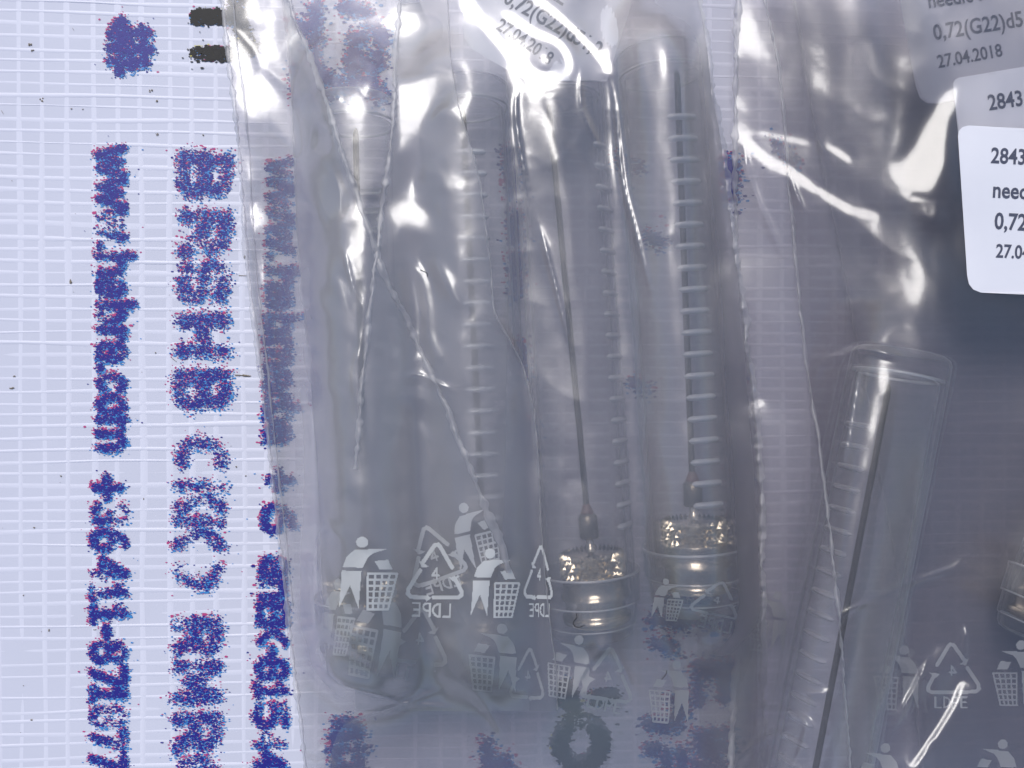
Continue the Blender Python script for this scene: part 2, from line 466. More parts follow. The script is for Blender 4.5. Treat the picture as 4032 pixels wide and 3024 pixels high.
# figures seen through the films
def fig(strokes, hw, dens=1.2, size=4.0, **k):
    ink("printed_figure", strokes, hw, dens * 1.6, soft=8, size=size, dark=1.3, **k)
fig([[(1165, 108), (1230, 108)], [(1240, 30), (1242, 190), (1255, 380)], [(1170, 290), (1180, 390)], [(1250, 275), (1330, 330)], [(1230, 330), (1290, 375)]], 20)
fig([[(1365, 25), (1430, 45)], [(1460, 80), (1510, 150), (1505, 165)], [(1390, 155), (1430, 150)], [(1390, 215), (1385, 280)], [(1395, 220), (1460, 270), (1500, 240), (1490, 215)], [(1390, 350), (1400, 320), (1470, 325), (1495, 380)]], 22)
fig([[(1330, 2845), (1405, 2850)], [(1320, 2900), (1410, 2900)], [(1310, 2950), (1425, 2945)], [(1320, 3010), (1400, 3020)], [(1405, 2850), (1410, 3060)], [(1325, 2950), (1320, 3060)]], 18)
fig([[(1915, 2940), (1930, 3060)], [(1960, 2990), (2030, 3050)], [(1990, 3000), (1990, 3060)]], 24)
fig([[(2010, 600), (2020, 760)], [(2030, 860), (2035, 940)], [(2030, 1020), (2040, 1140)], [(2050, 1370), (2060, 1470)], [(2080, 1680), (2085, 1790)]], 22)
fig([[(2440, 640), (2510, 660)], [(2560, 930), (2600, 960)], [(2490, 1500), (2540, 1530)]], 24, dens=0.5)
fig([[(2880, 640), (2880, 760)], [(2890, 1470), (2900, 1640)], [(2900, 1700), (2905, 1900)], [(2905, 1980), (2900, 2160)], [(2885, 2250), (2880, 2300)]], 26)
fig([[(2610, 2370), (2690, 2370)], [(2580, 2440), (2700, 2445)], [(2590, 2540), (2640, 2550)], [(2770, 2370), (2880, 2350)], [(2760, 2440), (2880, 2430)], [(2870, 2350), (2870, 2470)]], 22)
fig([[(2745, 2625), (2880, 2620)], [(2750, 2650), (2745, 2760)], [(2745, 2650), (2880, 2650)], [(2850, 2660), (2850, 2740)]], 16)
fig([[(2750, 2900), (2865, 2890)], [(2740, 2930), (2870, 2930)], [(2760, 2965), (2860, 2950)], [(2740, 3010), (2870, 3020)], [(2800, 2950), (2830, 3010)]], 18)
fig([[(2640, 2760), (2690, 2800)], [(2655, 2860), (2670, 2820)], [(2560, 2850), (2620, 2860)], [(2620, 2960), (2640, 3060)], [(2560, 2945), (2590, 2950)], [(2680, 2960), (2680, 3060)]], 19)
fig([[(3060, 560), (3120, 640)]], 26, dens=0.4)
ring = arc(2285, 2920, 82, 84, 0, 360, 22)
ink("printed_ring", [ring], 31, 1.7, soft=3, size=4.0, black=True, label="black printed ring at the bottom under the film")
ink("printed_figure", [[(2220, 2740), (2255, 2780)], [(2340, 2755), (2400, 2740)], [(2235, 2700), (2250, 2760)]], 26, 1.4, soft=5, size=4.0, black=True, label="black figure above the printed ring")

# loose dirt on the banner
def dirt_mesh():
    vs, fs = [], []
    spots = [(165, 392, 11, 13), (595, 355, 12, 9), (617, 397, 9, 7), (280, 428, 5, 3), (326, 430, 6, 3), (800, 532, 5, 4), (278, 1110, 5, 12), (240, 1875, 5, 4), (57, 1482, 9, 7), (43, 1528, 11, 7),
             (962, 1010, 6, 10), (612, 1388, 4, 4), (930, 1838, 5, 4), (968, 1874, 5, 4), (134, 2078, 8, 4), (124, 2835, 5, 5), (193, 2480, 8, 8), (783, 2250, 6, 4), (372, 2480, 14, 4), (565, 1965, 3, 6),
             (92, 2344, 3, 4), (895, 2715, 4, 4), (125, 200, 12, 6), (115, 178, 10, 12), (618, 530, 9, 10), (92, 2700, 3, 3)]
    spots += [(rng.uniform(0, 1000), rng.uniform(0, 3024), rng.uniform(1.2, 2.4), rng.uniform(1.1, 2.2)) for _ in range(18)]
    b = 0
    for x, y, rx, ry in spots:
        rx, ry = rx * .75, ry * .75
        for q in range(1 if rx < 4 else 4):
            ox, oy = (0, 0) if rx < 4 else (rng.normal() * rx * .45, rng.normal() * ry * .45)
            s = 1 if rx < 4 else rng.uniform(.25, .6)
            a = np.arange(7) / 7 * 2 * math.pi
            rr = 1 + rng.normal(size=7) * .25
            px = x + ox + np.cos(a) * rx * s * rr; py = y + oy + np.sin(a) * ry * s * rr
            v = W(px, py, np.full(7, -0.03)); top = W(x + ox, y + oy, -0.03 + 0.02 * min(rx, 6) * s)
            vs += [tuple(t) for t in v] + [tuple(top)]
            fs += [(b + i, b + (i + 1) % 7, b + 7) for i in range(7)]
            b += 8
    # twig
    for x0, y0, x1, y1, w in [(925, 1477, 988, 1480, 2.5), (955, 1478, 985, 1481, 4.5), (676, 1410, 695, 1424, 1.5), (940, 1085, 972, 1086, 1.5), (5, 435, 14, 450, 1.5), (285, 110, 292, 122, 1.2)]:
        v = W([x0, x0, x1, x1, (x0 + x1) / 2], [y0 - w, y0 + w, y1 + w * .5, y1 - w * .5, (y0 + y1) / 2 - .5], [-.03, -.03, -.03, -.03, -.03 + 0.03 * w])
        vs += [tuple(t) for t in v]; fs += [(b, b + 1, b + 4), (b + 1, b + 2, b + 4), (b + 2, b + 3, b + 4), (b + 3, b, b + 4)]
        b += 5
    return mesh_data("dirt", vs, fs, M['dirt'], False)
o = obj("dirt", dirt_mesh()); tag(o, "brown dirt specks scattered over the white banner", "dirt", kind="stuff")

# ------------------------------------------------------------------ tubes and needles
TUBE_R, TUBE_L, CAP_S = 5.45, 64.6, 7.4
TUBES = {  # key: top px, cap px, axis height mm, roll (deg) of the scale ribs
 'A': ((1392, 395), (1448, 2575), 6.0, 172),
 'B': ((1828, 335), (1925, 2560), 6.0, 6),
 'C': ((2188, 300), (2330, 2500), 6.0, 56),
 'D': ((2598, 205), (2748, 2360), 6.0, 9),
 'E': ((3552, 1385), (3130, 3500), 7.6, -58),
 'F': ((4929, 460), (4105, 2540), 7.4, 20),
}
def lathe(profile, n=40, close=False):
    """profile: (y, r) along +Y ; returns verts, faces"""
    P = np.array(profile, float)
    a = np.arange(n) / n * 2 * math.pi
    v = np.stack([P[:, 1:2] * np.sin(a), np.repeat(P[:, 0:1], n, 1), P[:, 1:2] * np.cos(a)], -1).reshape(-1, 3)
    m = len(P)
    i = np.arange(m - 1)[:, None] * n + np.arange(n)[None, :]
    j = np.arange(m - 1)[:, None] * n + (np.arange(n) + 1)[None, :] % n
    f = np.stack([i, j, j + n, i + n], -1).reshape(-1, 4)
    return v, f
# local frame of a tube: +Y runs from the cap (y=0) to the closed end (y=TUBE_L), +Z up
L_ = TUBE_L
body_prof = [(CAP_S - 3, TUBE_R - .25), (CAP_S, TUBE_R), (L_ * .5, TUBE_R - .05), (L_ - 3.4, TUBE_R - .1), (L_ - .9, TUBE_R - .15), (L_ - .35, TUBE_R - .4), (L_ - .06, TUBE_R - .9), (L_, TUBE_R - 1.5), (L_, .01)]
inner_prof = [(CAP_S - 3, TUBE_R - .7), (L_ * .5, TUBE_R - .8), (L_ - 3.3, TUBE_R - .95), (L_ - 2.9, TUBE_R - 1.15), (L_ - 2.7, TUBE_R - 1.6), (L_ - 2.65, .01)]
v1, f1 = lathe(body_prof); v2, f2 = lathe(inner_prof)
BODY = mesh_data("tube_body", np.vstack([v1, v2]), np.vstack([f1, f2 + len(v1)]), M['tube'])
END = mesh_data("end_ring", *lathe([(L_ - 2.95, TUBE_R - .62), (L_ - 2.8, TUBE_R - .5), (L_ - 2.62, TUBE_R - .62), (L_ - 2.75, TUBE_R - .8), (L_ - 2.95, TUBE_R - .62)]), M['rib'])
cr = TUBE_R + .45
cap_prof = [(CAP_S, TUBE_R + .05), (CAP_S + .05, cr), (CAP_S - .25, cr + .12), (CAP_S - .5, cr), (4.3, cr - .1), (4.15, cr - .32), (3.9, cr - .38), (1.7, cr - .55), (1.5, cr - .75), (.6, cr - .95), (.12, cr - 1.3), (0, cr - 1.9), (0, .01)]
CAP = mesh_data("cap", *lathe(cap_prof), M['tube'])
def ring_mesh(y, r, t):
    return mesh_data("cap_ring", *lathe([(y + t * math.cos(b), r + t * math.sin(b)) for b in np.linspace(0, 2 * math.pi, 9)]), M['rib'])
RINGS = [ring_mesh(CAP_S, cr, .13), ring_mesh(4.15, cr - .2, .10), ring_mesh(1.6, cr - .66, .08)]
def rib_mesh():
    n, c = 13, 9
    th = np.linspace(-0.33, 0.33, n); e = np.sqrt(np.clip(1 - np.linspace(-1, 1, n) ** 8, 0.02, 1))
    w = np.linspace(-1, 1, c)
    R = TUBE_R - .04 + .34 * (1 - np.abs(w)[None, :] ** 2) * e[:, None]
    y = np.repeat((w * .36)[None, :], n, 0) * e[:, None]
    v = np.stack([R * np.sin(th)[:, None], y, R * np.cos(th)[:, None]], -1).reshape(-1, 3)
    return mesh_data("scale_rib", v, grid_faces(n, c), M['rib'])
RIB = rib_mesh()
RIB_DULL = RIB.copy(); RIB_DULL.materials[0] = M['rib_dull']

def axis_frame(top_px, cap_px, z, roll):
    a = W(*cap_px, z); b = W(*top_px, z)
    d = (b - a) / np.linalg.norm(b - a)
    yaw = math.atan2(-d[0], d[1])
    return Matrix.Translation(Vector(b - d * TUBE_L) * MM) @ Matrix.Rotation(yaw, 4, 'Z') @ Matrix.Rotation(math.radians(roll), 4, 'Y')

TUBE_LABEL = {
 'A': "clear plastic needle tube nearest the blue-printed banner edge, under crumpled film",
 'B': "clear plastic needle tube second from the banner edge, its scale ribs over the needle",
 'C': "clear plastic needle tube holding the slanted needle with red sealant",
 'D': "clear plastic needle tube with a clear ladder of ribs, highest of the row",
 'E': "clear plastic needle tube leaning the other way inside the right-hand stack of bags",
 'F': "clear plastic needle tube cut off by the right edge below the white label",
}
for k, (tp, cp, z, roll) in TUBES.items():
    r = bpy.data.objects.new("needle_tube", None); COL.objects.link(r); r.empty_display_size = .002
    r.matrix_world = axis_frame(tp, cp, z, roll)
    tag(r, TUBE_LABEL[k], "needle tube", "clear tubes holding needles")
    obj("tube_body", BODY, r); obj("end_ring", END, r)
    c = obj("cap", CAP, r)
    for rm in RINGS: obj("cap_ring", rm, c)
    for i in range(19):
        q = obj("scale_rib", RIB_DULL if k in "EF" else RIB, r); q.location = (0, (L_ - 9.3 - 2.36 * i) * MM, 0)

# needle: local +Y from the hub end (y=0) to the tip
def cannula_mesh():
    R = .36; n = 14
    a = np.arange(n) / n * 2 * math.pi
    rows = []
    for y in (11.5, 30, 55, 58.3):
        rows.append(np.stack([R * np.sin(a), np.full(n, y), R * np.cos(a)], -1))
    rows.append(np.stack([R * .9 * np.sin(a), 58.3 + 1.9 * (0.5 - 0.5 * np.cos(a)) + .3, R * .9 * np.cos(a)], -1))
    rows.append(np.stack([R * .3 * np.sin(a), 58.6 + 1.9 * (0.5 - 0.5 * np.cos(a)), R * .3 * np.cos(a) - R * .2], -1))
    v = np.vstack(rows)
    f = []
    for m in range(len(rows) - 1):
        for i in range(n): f.append((m * n + i, m * n + (i + 1) % n, (m + 1) * n + (i + 1) % n, (m + 1) * n + i))
    f.append(tuple((len(rows) - 1) * n + i for i in range(n)))
    return mesh_data("cannula", v, f, M['steel'])
CANN = cannula_mesh()
HUB = mesh_data("hub", *lathe([(0, .01), (0, 3.5), (.25, 3.9), (.9, 4.0), (1.1, 3.65), (1.5, 3.5), (2.6, 3.55), (3.0, 3.9), (3.3, 3.95), (3.5, 3.6), (5.2, 3.6), (5.4, 3.75), (5.55, 3.75), (5.6, 3.4), (7.9, 3.4), (8.0, 3.3), (8.05, 1.1), (8.2, .5), (9.7, .45)], 48), M['nickel'])
NECK = mesh_data("neck", *lathe([(9.6, .3), (9.7, 1.05), (9.9, 1.15), (12.3, 1.1), (12.6, .85), (12.65, .2)], 28), M['dark_steel'])
def knurl_mesh():
    v, f = [], []
    n, rows = 38, 6
    for j in range(rows):
        for i in range(n):
            a = (i + .5 * (j % 2)) / n * 2 * math.pi; h = 2 * math.pi / n * .5
            y = 5.8 + j * .42
            c = len(v)
            for (da, dy, r) in ((-h, 0, 3.42), (0, -.42, 3.42), (h, 0, 3.42), (0, .42, 3.42), (h * .3 * rng.normal(), .1 * rng.normal(), 3.80)):
                rr = r + (rng.normal() * .045 if r > 3.6 else 0)
                v.append((rr * math.sin(a + da), y + dy, rr * math.cos(a + da)))
            f += [(c, c + 1, c + 4), (c + 1, c + 2, c + 4), (c + 2, c + 3, c + 4), (c + 3, c, c + 4)]
    return mesh_data("knurled_band", v, f, M['brass'], False)
KN = knurl_mesh()
RESIN = mesh_data("sealant_drop", *lathe([(12.4, .2), (12.45, .78), (12.8, .76), (13.2, .6), (13.6, .45), (13.8, .3)], 16), M['resin'])
NEEDLES = {  # key: tip px, hub end px, z
 'A': ((1400, 500), (1446, 2500), 5.6), 'B': ((1822, 420), (1920, 2480), 5.6), 'C': ((2160, 405), (2352, 2440), 5.6),
 'D': ((2665, 268), (2742, 2310), 5.8), 'E': ((3503, 1508), (3120, 3500), 7.2), 'F': ((4898, 546), (4108, 2470), 7.0)}
NEEDLE_LABEL = {
 'A': "steel needle nearest the blue-printed banner edge, almost hidden behind crumpled film",
 'B': "steel needle seen behind the ribs of the second tube from the banner edge",
 'C': "slanted steel needle with red sealant above its knurled gold-coloured hub",
 'D': "steel needle in the highest tube, tip near the end, hub knurled and shiny",
 'E': "dark steel needle leaning left to right, alone in the right-hand bags",
 'F': "needle hub just glinting at the right edge, low in the photo",
}
for k, (tip, hb, z) in NEEDLES.items():
    r = bpy.data.objects.new("needle", None); COL.objects.link(r); r.empty_display_size = .002
    a = W(*hb, z); b = W(*tip, z); d = (b - a) / np.linalg.norm(b - a)
    r.matrix_world = Matrix.Translation(Vector(b - d * 60.5) * MM) @ Matrix.Rotation(math.atan2(-d[0], d[1]), 4, 'Z')
    tag(r, NEEDLE_LABEL[k], "needle", "steel needles in the tubes")
    obj("cannula", CANN, r); obj("hub", HUB, r); obj("knurled_band", KN, r); obj("neck", NECK, r); obj("sealant_drop", RESIN, r)

# ------------------------------------------------------------------ films
CELL = 8.0
class Film:
    """height field of one sheet of film on a photograph-pixel grid (mm above the banner)"""
    def __init__(s, x0, x1, y0=-48, y1=3080):
        s.x0, s.y0 = x0, y0
        s.nx = int((x1 - x0) / CELL) + 1; s.ny = int((y1 - y0) / CELL) + 1
        s.X, s.Y = np.meshgrid(x0 + CELL * np.arange(s.nx), y0 + CELL * np.arange(s.ny))
        s.h = np.zeros(s.X.shape)
        s.patches = []
    def at(s, sx, sy):
        u = np.clip((np.asarray(sx, float) - s.x0) / CELL, 0, s.nx - 1.001); v = np.clip((np.asarray(sy, float) - s.y0) / CELL, 0, s.ny - 1.001)
        i = u.astype(int); j = v.astype(int); a = u - i; b = v - j
        h = s.h
        return (h[j, i] * (1 - a) + h[j, i + 1] * a) * (1 - b) + (h[j + 1, i] * (1 - a) + h[j + 1, i + 1] * a) * b
    def drape(s, keys, floor, slope=0.55, gap=0.25, round_=2.0):
        h = np.full(s.X.shape, floor, float)
        for k in keys:
            tp, cp, z, _ = TUBES[k]
            d = seg_dist(s.X, s.Y, [tp, cp]) / PPM * (1 - z / CAM_H)
            r = TUBE_R + .5 + gap
            dx = r * math.sin(math.atan(slope)); zt = z + math.sqrt(r * r - dx * dx)
            prof = np.where(d < dx, z + np.sqrt(np.clip(r * r - d * d, 0, None)), zt - slope * (d - dx))
            h = np.maximum(h, prof)
        s.h = blur(h, round_)
    def edge(s, pts, z0, rise, side):
        """film is welded along this line: it cannot stand higher than z0 + rise * distance there"""
        x = np.interp(s.Y, [p[1] for p in pts], [p[0] for p in pts])
        d = np.clip((s.X - x) * side, 0, None) / PPM
        s.h = np.minimum(s.h, z0 + rise * d)
    def crumple(s, amp, sx, sy, ridged=False):
        n = rng.normal(size=s.X.shape)
        n = blur_aniso(n, sx / CELL, sy / CELL)
        n /= n.std()
        if ridged: n = -np.abs(n)
        s.h += amp * n
    def ridge(s, pts, w, a, sharp=False):
        P = spline(pts, max(4, len(pts) * 5))
        d = seg_dist(s.X, s.Y, [tuple(p) for p in P])
        t = d / w
        # taper at both ends
        L = np.hypot(*(P[-1] - P[0])) * 0.25 + 1
        e = np.minimum(np.hypot(s.X - P[0, 0], s.Y - P[0, 1]), np.hypot(s.X - P[-1, 0], s.Y - P[-1, 1])) / L
        tap = np.clip(e, 0.12, 1)
        s.h += a * (1.9 if sharp else 1.45) * tap * (np.exp(-t) if sharp else np.exp(-.5 * t * t))
    def patch(s, poly, k=1.0, soft=1.9):
        k = k if k >= .9 else k * .74
        s.patches.append((poly, k, soft))
    def stroke(s, pts, w, k=1.0, soft=.9):
        k = k if k >= .9 else k * .72
        s.patches.append((('stroke', [tuple(p) for p in spline(pts, max(4, len(pts) * 5))], w), k, soft))
    def solve(s, w_out=0.012, lam=6e-6, it=600):
        """bend the film so that each patch faces half-way between the eye and the light"""
        h0 = s.h
        if not s.patches: return
        wgt = np.zeros(s.X.shape); kk = np.zeros(s.X.shape)
        for poly, k, soft in s.patches:
            if poly[0] == 'stroke':
                m = np.clip((poly[2] * 1.35 + 4 - seg_dist(s.X, s.Y, poly[1])) / 6 + .5, 0, 1)
            else:
                m = in_poly(s.X, s.Y, poly).astype(float)
            m = blur(m, soft)
            kk = np.where(m > wgt, k, kk); wgt = np.maximum(wgt, m)
        Pw = W(s.X, s.Y, h0)
        v = np.array([0, 0, CAM_H]) - Pw; v /= np.linalg.norm(v, axis=-1)[..., None]
        n = v + LDIR; gxw = -n[..., 0] / n[..., 2]; gyw = -n[..., 1] / n[..., 2]
        f = (1 - h0 / CAM_H) / PPM * CELL
        tx = gxw * f; ty = -gyw * f
        b0x = np.diff(h0, axis=1); b0y = np.diff(h0, axis=0)
        def mid(a, ax): return .5 * (a[:, 1:] + a[:, :-1]) if ax else .5 * (a[1:] + a[:-1])
        wx = mid(wgt, 1); wy = mid(wgt, 0)
        Wx = w_out + wx ** 1.5; Wy = w_out + wy ** 1.5
        mx = wx * mid(kk, 1); my = wy * mid(kk, 0)
        g_x = b0x * (1 - mx) + mid(tx, 1) * mx; g_y = b0y * (1 - my) + mid(ty, 0) * my
        def div(ax_, ay_):
            o = np.zeros(s.X.shape)
            o[:, :-1] -= ax_; o[:, 1:] += ax_; o[:-1] -= ay_; o[1:] += ay_
            return o
        A = lambda q: div(Wx * np.diff(q, axis=1), Wy * np.diff(q, axis=0)) + lam * q
        b = div(Wx * g_x, Wy * g_y) + lam * h0
        x = h0.copy(); r = b - A(x); p = r.copy(); rs = (r * r).sum()
        for _ in range(it):
            Ap = A(p); al = rs / ((p * Ap).sum() + 1e-30)
            x += al * p; r -= al * Ap
            rn = (r * r).sum()
            if rn < 1e-12: break
            p = r + rn / rs * p; rs = rn
        s.h = x

def tube_need(film, keys, gap):
    need = np.full(film.X.shape, -9.0)
    for k in keys:
        tp, cp, z, _ = TUBES[k]
        d = seg_dist(film.X, film.Y, [tp, cp]) / PPM * (1 - z / CAM_H)
        r = TUBE_R + .55 + gap
        need = np.maximum(need, np.where(d < r, z + np.sqrt(np.clip(r * r - d * d, 0, None)), -9.0))
    return need

def clear_tubes(film, keys, gap=.28, sg=(8, 6, 6, 4, 3)):
    """lift a sheet where it would cut into a tube"""
    need = tube_need(film, keys, gap)
    for q in sg:
        film.h = film.h + blur(np.clip(need - film.h, 0, None), q) * 1.3

def facets(film, n, box, k):
    """small random creases: slivers of film tipped towards the light"""
    for _ in range(n):
        x = rng.uniform(box[0], box[2]); y = rng.uniform(box[1], box[3])
        a = rng.normal(1.25, .55) * (1 if rng.random() < .6 else -1); L = rng.uniform(30, 110); w = rng.uniform(5, 20)
        c, q = math.cos(a), math.sin(a); b = rng.normal() * .25
        P = []
        for t, e in ((-1, .1), (-.4, 1), (.3, .8), (1, 0), (.4, -.5), (-.5, -.7)):
            u = t * L; v = e * w * rng.uniform(.6, 1.3) + b * u * t
            P.append((x + u * c - v * q, y + u * q + v * c))
        film.patch(P, min(1, k * rng.uniform(.6, 1.0)), rng.uniform(.8, 2.2))

def solve_over(film, keys, gap, rounds=5):
    """bend the film to its creases while it stays above the tubes"""
    need = tube_need(film, keys, gap)
    base = film.h.copy()
    for q in range(rounds):
        film.h = base.copy()
        film.solve()
        D = np.clip(need - film.h, 0, None)
        base = base + blur(D, 14) * 1.2 + blur(D, 5) * .5
    clear_tubes(film, keys, gap * .6)

def blur_aniso(a, sx, sy):
    p = int(4 * max(sx, sy)) + 2
    p = min(p, 160)
    b = np.pad(a, p, mode='wrap') if min(a.shape) > p else np.pad(a, p, mode='reflect')
    fy = np.fft.fftfreq(b.shape[0])[:, None]; fx = np.fft.rfftfreq(b.shape[1])[None, :]
    g = np.exp(-2 * math.pi ** 2 * (fx * fx * sx * sx + fy * fy * sy * sy))
    return np.fft.irfft2(np.fft.rfft2(b) * g, b.shape)[p:-p, p:-p]

def edge_x(pts, y, jag=0.0):
    x = np.interp(y, [p[1] for p in pts], [p[0] for p in pts])
    # soften the corners of the traced line
    k = np.exp(-.5 * (np.arange(-8, 9) / 3.5) ** 2); k /= k.sum()
    x = np.convolve(np.pad(x, 8, mode='edge'), k, 'valid')
    return x + jag

def sheet_between(film, left, right, y0, y1, step=7.0, dz=0.0, hfun=None):
    nr = int((y1 - y0) / step) + 1
    y = np.linspace(y0, y1, nr)
    xl = edge_x(left, y, rng.normal(size=nr) * .8); xr = edge_x(right, y, rng.normal(size=nr) * .8)
    nc = max(4, int(np.max(xr - xl) / step))
    t = np.linspace(0, 1, nc)
    sx = xl[:, None] * (1 - t) + xr[:, None] * t; sy = np.repeat(y[:, None], nc, 1)
    z = (film.at(sx, sy) if hfun is None else hfun(sx, sy)) + dz
    return W(sx, sy, z).reshape(-1, 3), grid_faces(nr, nc)

def seam(name, parent, pts, film, hw, h, jag, y0=None, y1=None, dz=0.03):
    ys = [p[1] for p in pts]
    y = np.arange(max(min(ys), -48) if y0 is None else y0, (min(max(ys), 3080) if y1 is None else y1), 6.0)
    x = edge_x(pts, y) + wob(len(y), jag * .5, 1.5) + wob(len(y), jag, 8)
    P = np.stack([x, y], 1)
    w = np.clip(hw * (1 + wob(len(y), .28, 1.3) + wob(len(y), .2, 7)), hw * .35, hw * 2)
    v, f = ribbon(P, film.at(P[:, 0], P[:, 1]) + dz, w, h * (1 + wob(len(y), .3, 2)), 6)
    return add_part(name, parent, v, f, M['weld'])

def back_sheet(parent, left, right, y0, y1, z, amp=.15):
    n = blur(rng.normal(size=(120, 120)), 4); n = n / n.std() * amp
    def hf(sx, sy):
        i = np.clip((sx / 40).astype(int) % 120, 0, 119); j = np.clip((sy / 40).astype(int) % 120, 0, 119)
        i2 = (i + 1) % 120; j2 = (j + 1) % 120; a = (sx / 40) % 1; b = (sy / 40) % 1
        return z + (n[j, i] * (1 - a) + n[j, i2] * a) * (1 - b) + (n[j2, i] * (1 - a) + n[j2, i2] * a) * b
    v, f = sheet_between(None, left, right, y0, y1, step=16, hfun=hf)
    return add_part("back_film", parent, v, f, M['film_low'])

# ---- bag outlines (photograph pixels)
L1_L = [(868, -60), (890, 150), (915, 350), (945, 600), (962, 900), (985, 1150), (1015, 1380), (1045, 1650), (1085, 2000), (1120, 2300), (1150, 2600), (1185, 2850), (1210, 3090)]
L1_R = [(2748, -60), (2762, 40), (2800, 300), (2848, 620), (2875, 850), (2895, 1000), (2930, 1270), (2960, 1500), (2990, 1750), (3000, 2000), (3005, 2400), (3010, 3090)]
L2_L = [(1105, -60), (1150, 350), (1168, 900), (1221, 1463), (1245, 1795), (1268, 2300), (1290, 2690), (1500, 2735), (1600, 2762), (1805, 2788)]
L2_R = [(1125, -60), (1150, 60), (1215, 210), (1290, 420), (1350, 590), (1430, 840), (1500, 1060), (1650, 1360), (1770, 1640), (1896, 1960), (1965, 2130), (2010, 2260), (1990, 2690), (1975, 2788)]
L3_L = [(1585, -60), (1570, 40), (1558, 250), (1545, 520), (1520, 700), (1480, 1010), (1455, 1250), (1430, 1500), (1400, 1850), (1395, 2300), (1400, 2800)]
L3_R = [(1760, -60), (1775, 250), (1805, 420), (1850, 560), (1890, 720), (1920, 960), (1938, 1130), (1945, 1230), (1990, 1310), (2060, 1430), (2105, 1620), (2125, 1900), (2135, 2150), (2160, 2400), (2185, 2600), (2195, 2800)]
R1_L = [(2908, -60), (2900, 200), (2895, 400), (2893, 700), (2898, 1000), (2905, 1250), (2908, 1550), (2935, 1720), (2945, 1900), (2938, 2200), (2905, 2500), (2888, 2800), (2878, 3090)]
R2_L = [(2995, -60), (3030, 80), (3065, 250), (3085, 420), (3105, 700), (3130, 1000), (3155, 1250), (3180, 1480), (3235, 1800), (3280, 2200), (3320, 2600), (3350, 3090)]
R3_L = [(3120, -60), (3190, 400), (3290, 900), (3420, 1600), (3540, 2300), (3640, 3090)]
FAR = [(4700, -60), (4700, 3090)]

# ---- left large bag
g = "clear needle bags"
bagL1 = empty("plastic_bag", W(1210, 3000, 0.3), "large clear bag on the left with white pictograms, its left edge on bare banner", "plastic bag", g)
F = Film(840, 3060)
F.drape(['A', 'B', 'C', 'D'], 1.4, slope=0.42, gap=.7)
F.edge(L1_L, .5, .28, 1); F.edge(L1_R, .6, .55, -1)
F.h = blur(F.h, 2.5)
F.crumple(.14, 60, 130); F.crumple(.05, 22, 60); F.crumple(.07, 90, 60, True)
# folds
for pts, w, a, sh in [
    ([(965, 560), (985, 830), (1010, 1000), (1062, 1500), (1105, 1800)], 12, .35, False),
    ([(1350, 960), (1390, 1130), (1440, 1230)], 10, .3, True),
    ([(1450, 1100), (1420, 1350), (1402, 1500), (1432, 1800)], 14, .4, False),
    ([(1580, 1490), (1650, 1478), (1780, 1537)], 9, .32, True),
    ([(1180, 1500), (1240, 1700), (1260, 2100)], 16, .35, False),
    ([(1560, 980), (1650, 1080), (1680, 1200), (1690, 1330), (1740, 1450)], 18, .4, False),
    ([(1700, 1010), (1780, 1150), (1850, 1250)], 22, .35, False),
    ([(2050, 330), (2030, 420), (2050, 600), (2090, 780)], 8, .3, True),
    ([(2290, 250), (2290, 420), (2350, 560), (2370, 600)], 8, .25, True),
    ([(2390, 270), (2420, 400), (2450, 700), (2500, 900), (2575, 1200)], 9, .3, True),
    ([(1945, 1230), (1990, 1310), (2060, 1430)], 8, .3, True),
    ([(2120, 870), (2180, 1100), (2220, 1260), (2250, 1390)], 12, .35, True),
    ([(2430, 2570), (2490, 2705)], 7, .3, True),
    ([(2380, 2540), (2320, 2610), (2270, 2700)], 9, .35, True),
    ([(1300, 2690), (1500, 2740), (1600, 2768), (1820, 2790)], 7, .3, True),
    ([(1290, 2850), (1500, 2800), (1620, 2760), (1790, 2690)], 9, .28, True),
    ([(1850, 2700), (1950, 2830), (1990, 2920)], 16, .45, False),
    ([(2600, 2500), (2640, 2700), (2620, 2900)], 14, .25, False),
    ([(1220, 2990), (1290, 2960), (1340, 3020)], 12, .4, False),
]:
    F.ridge(pts, w, a, sh)
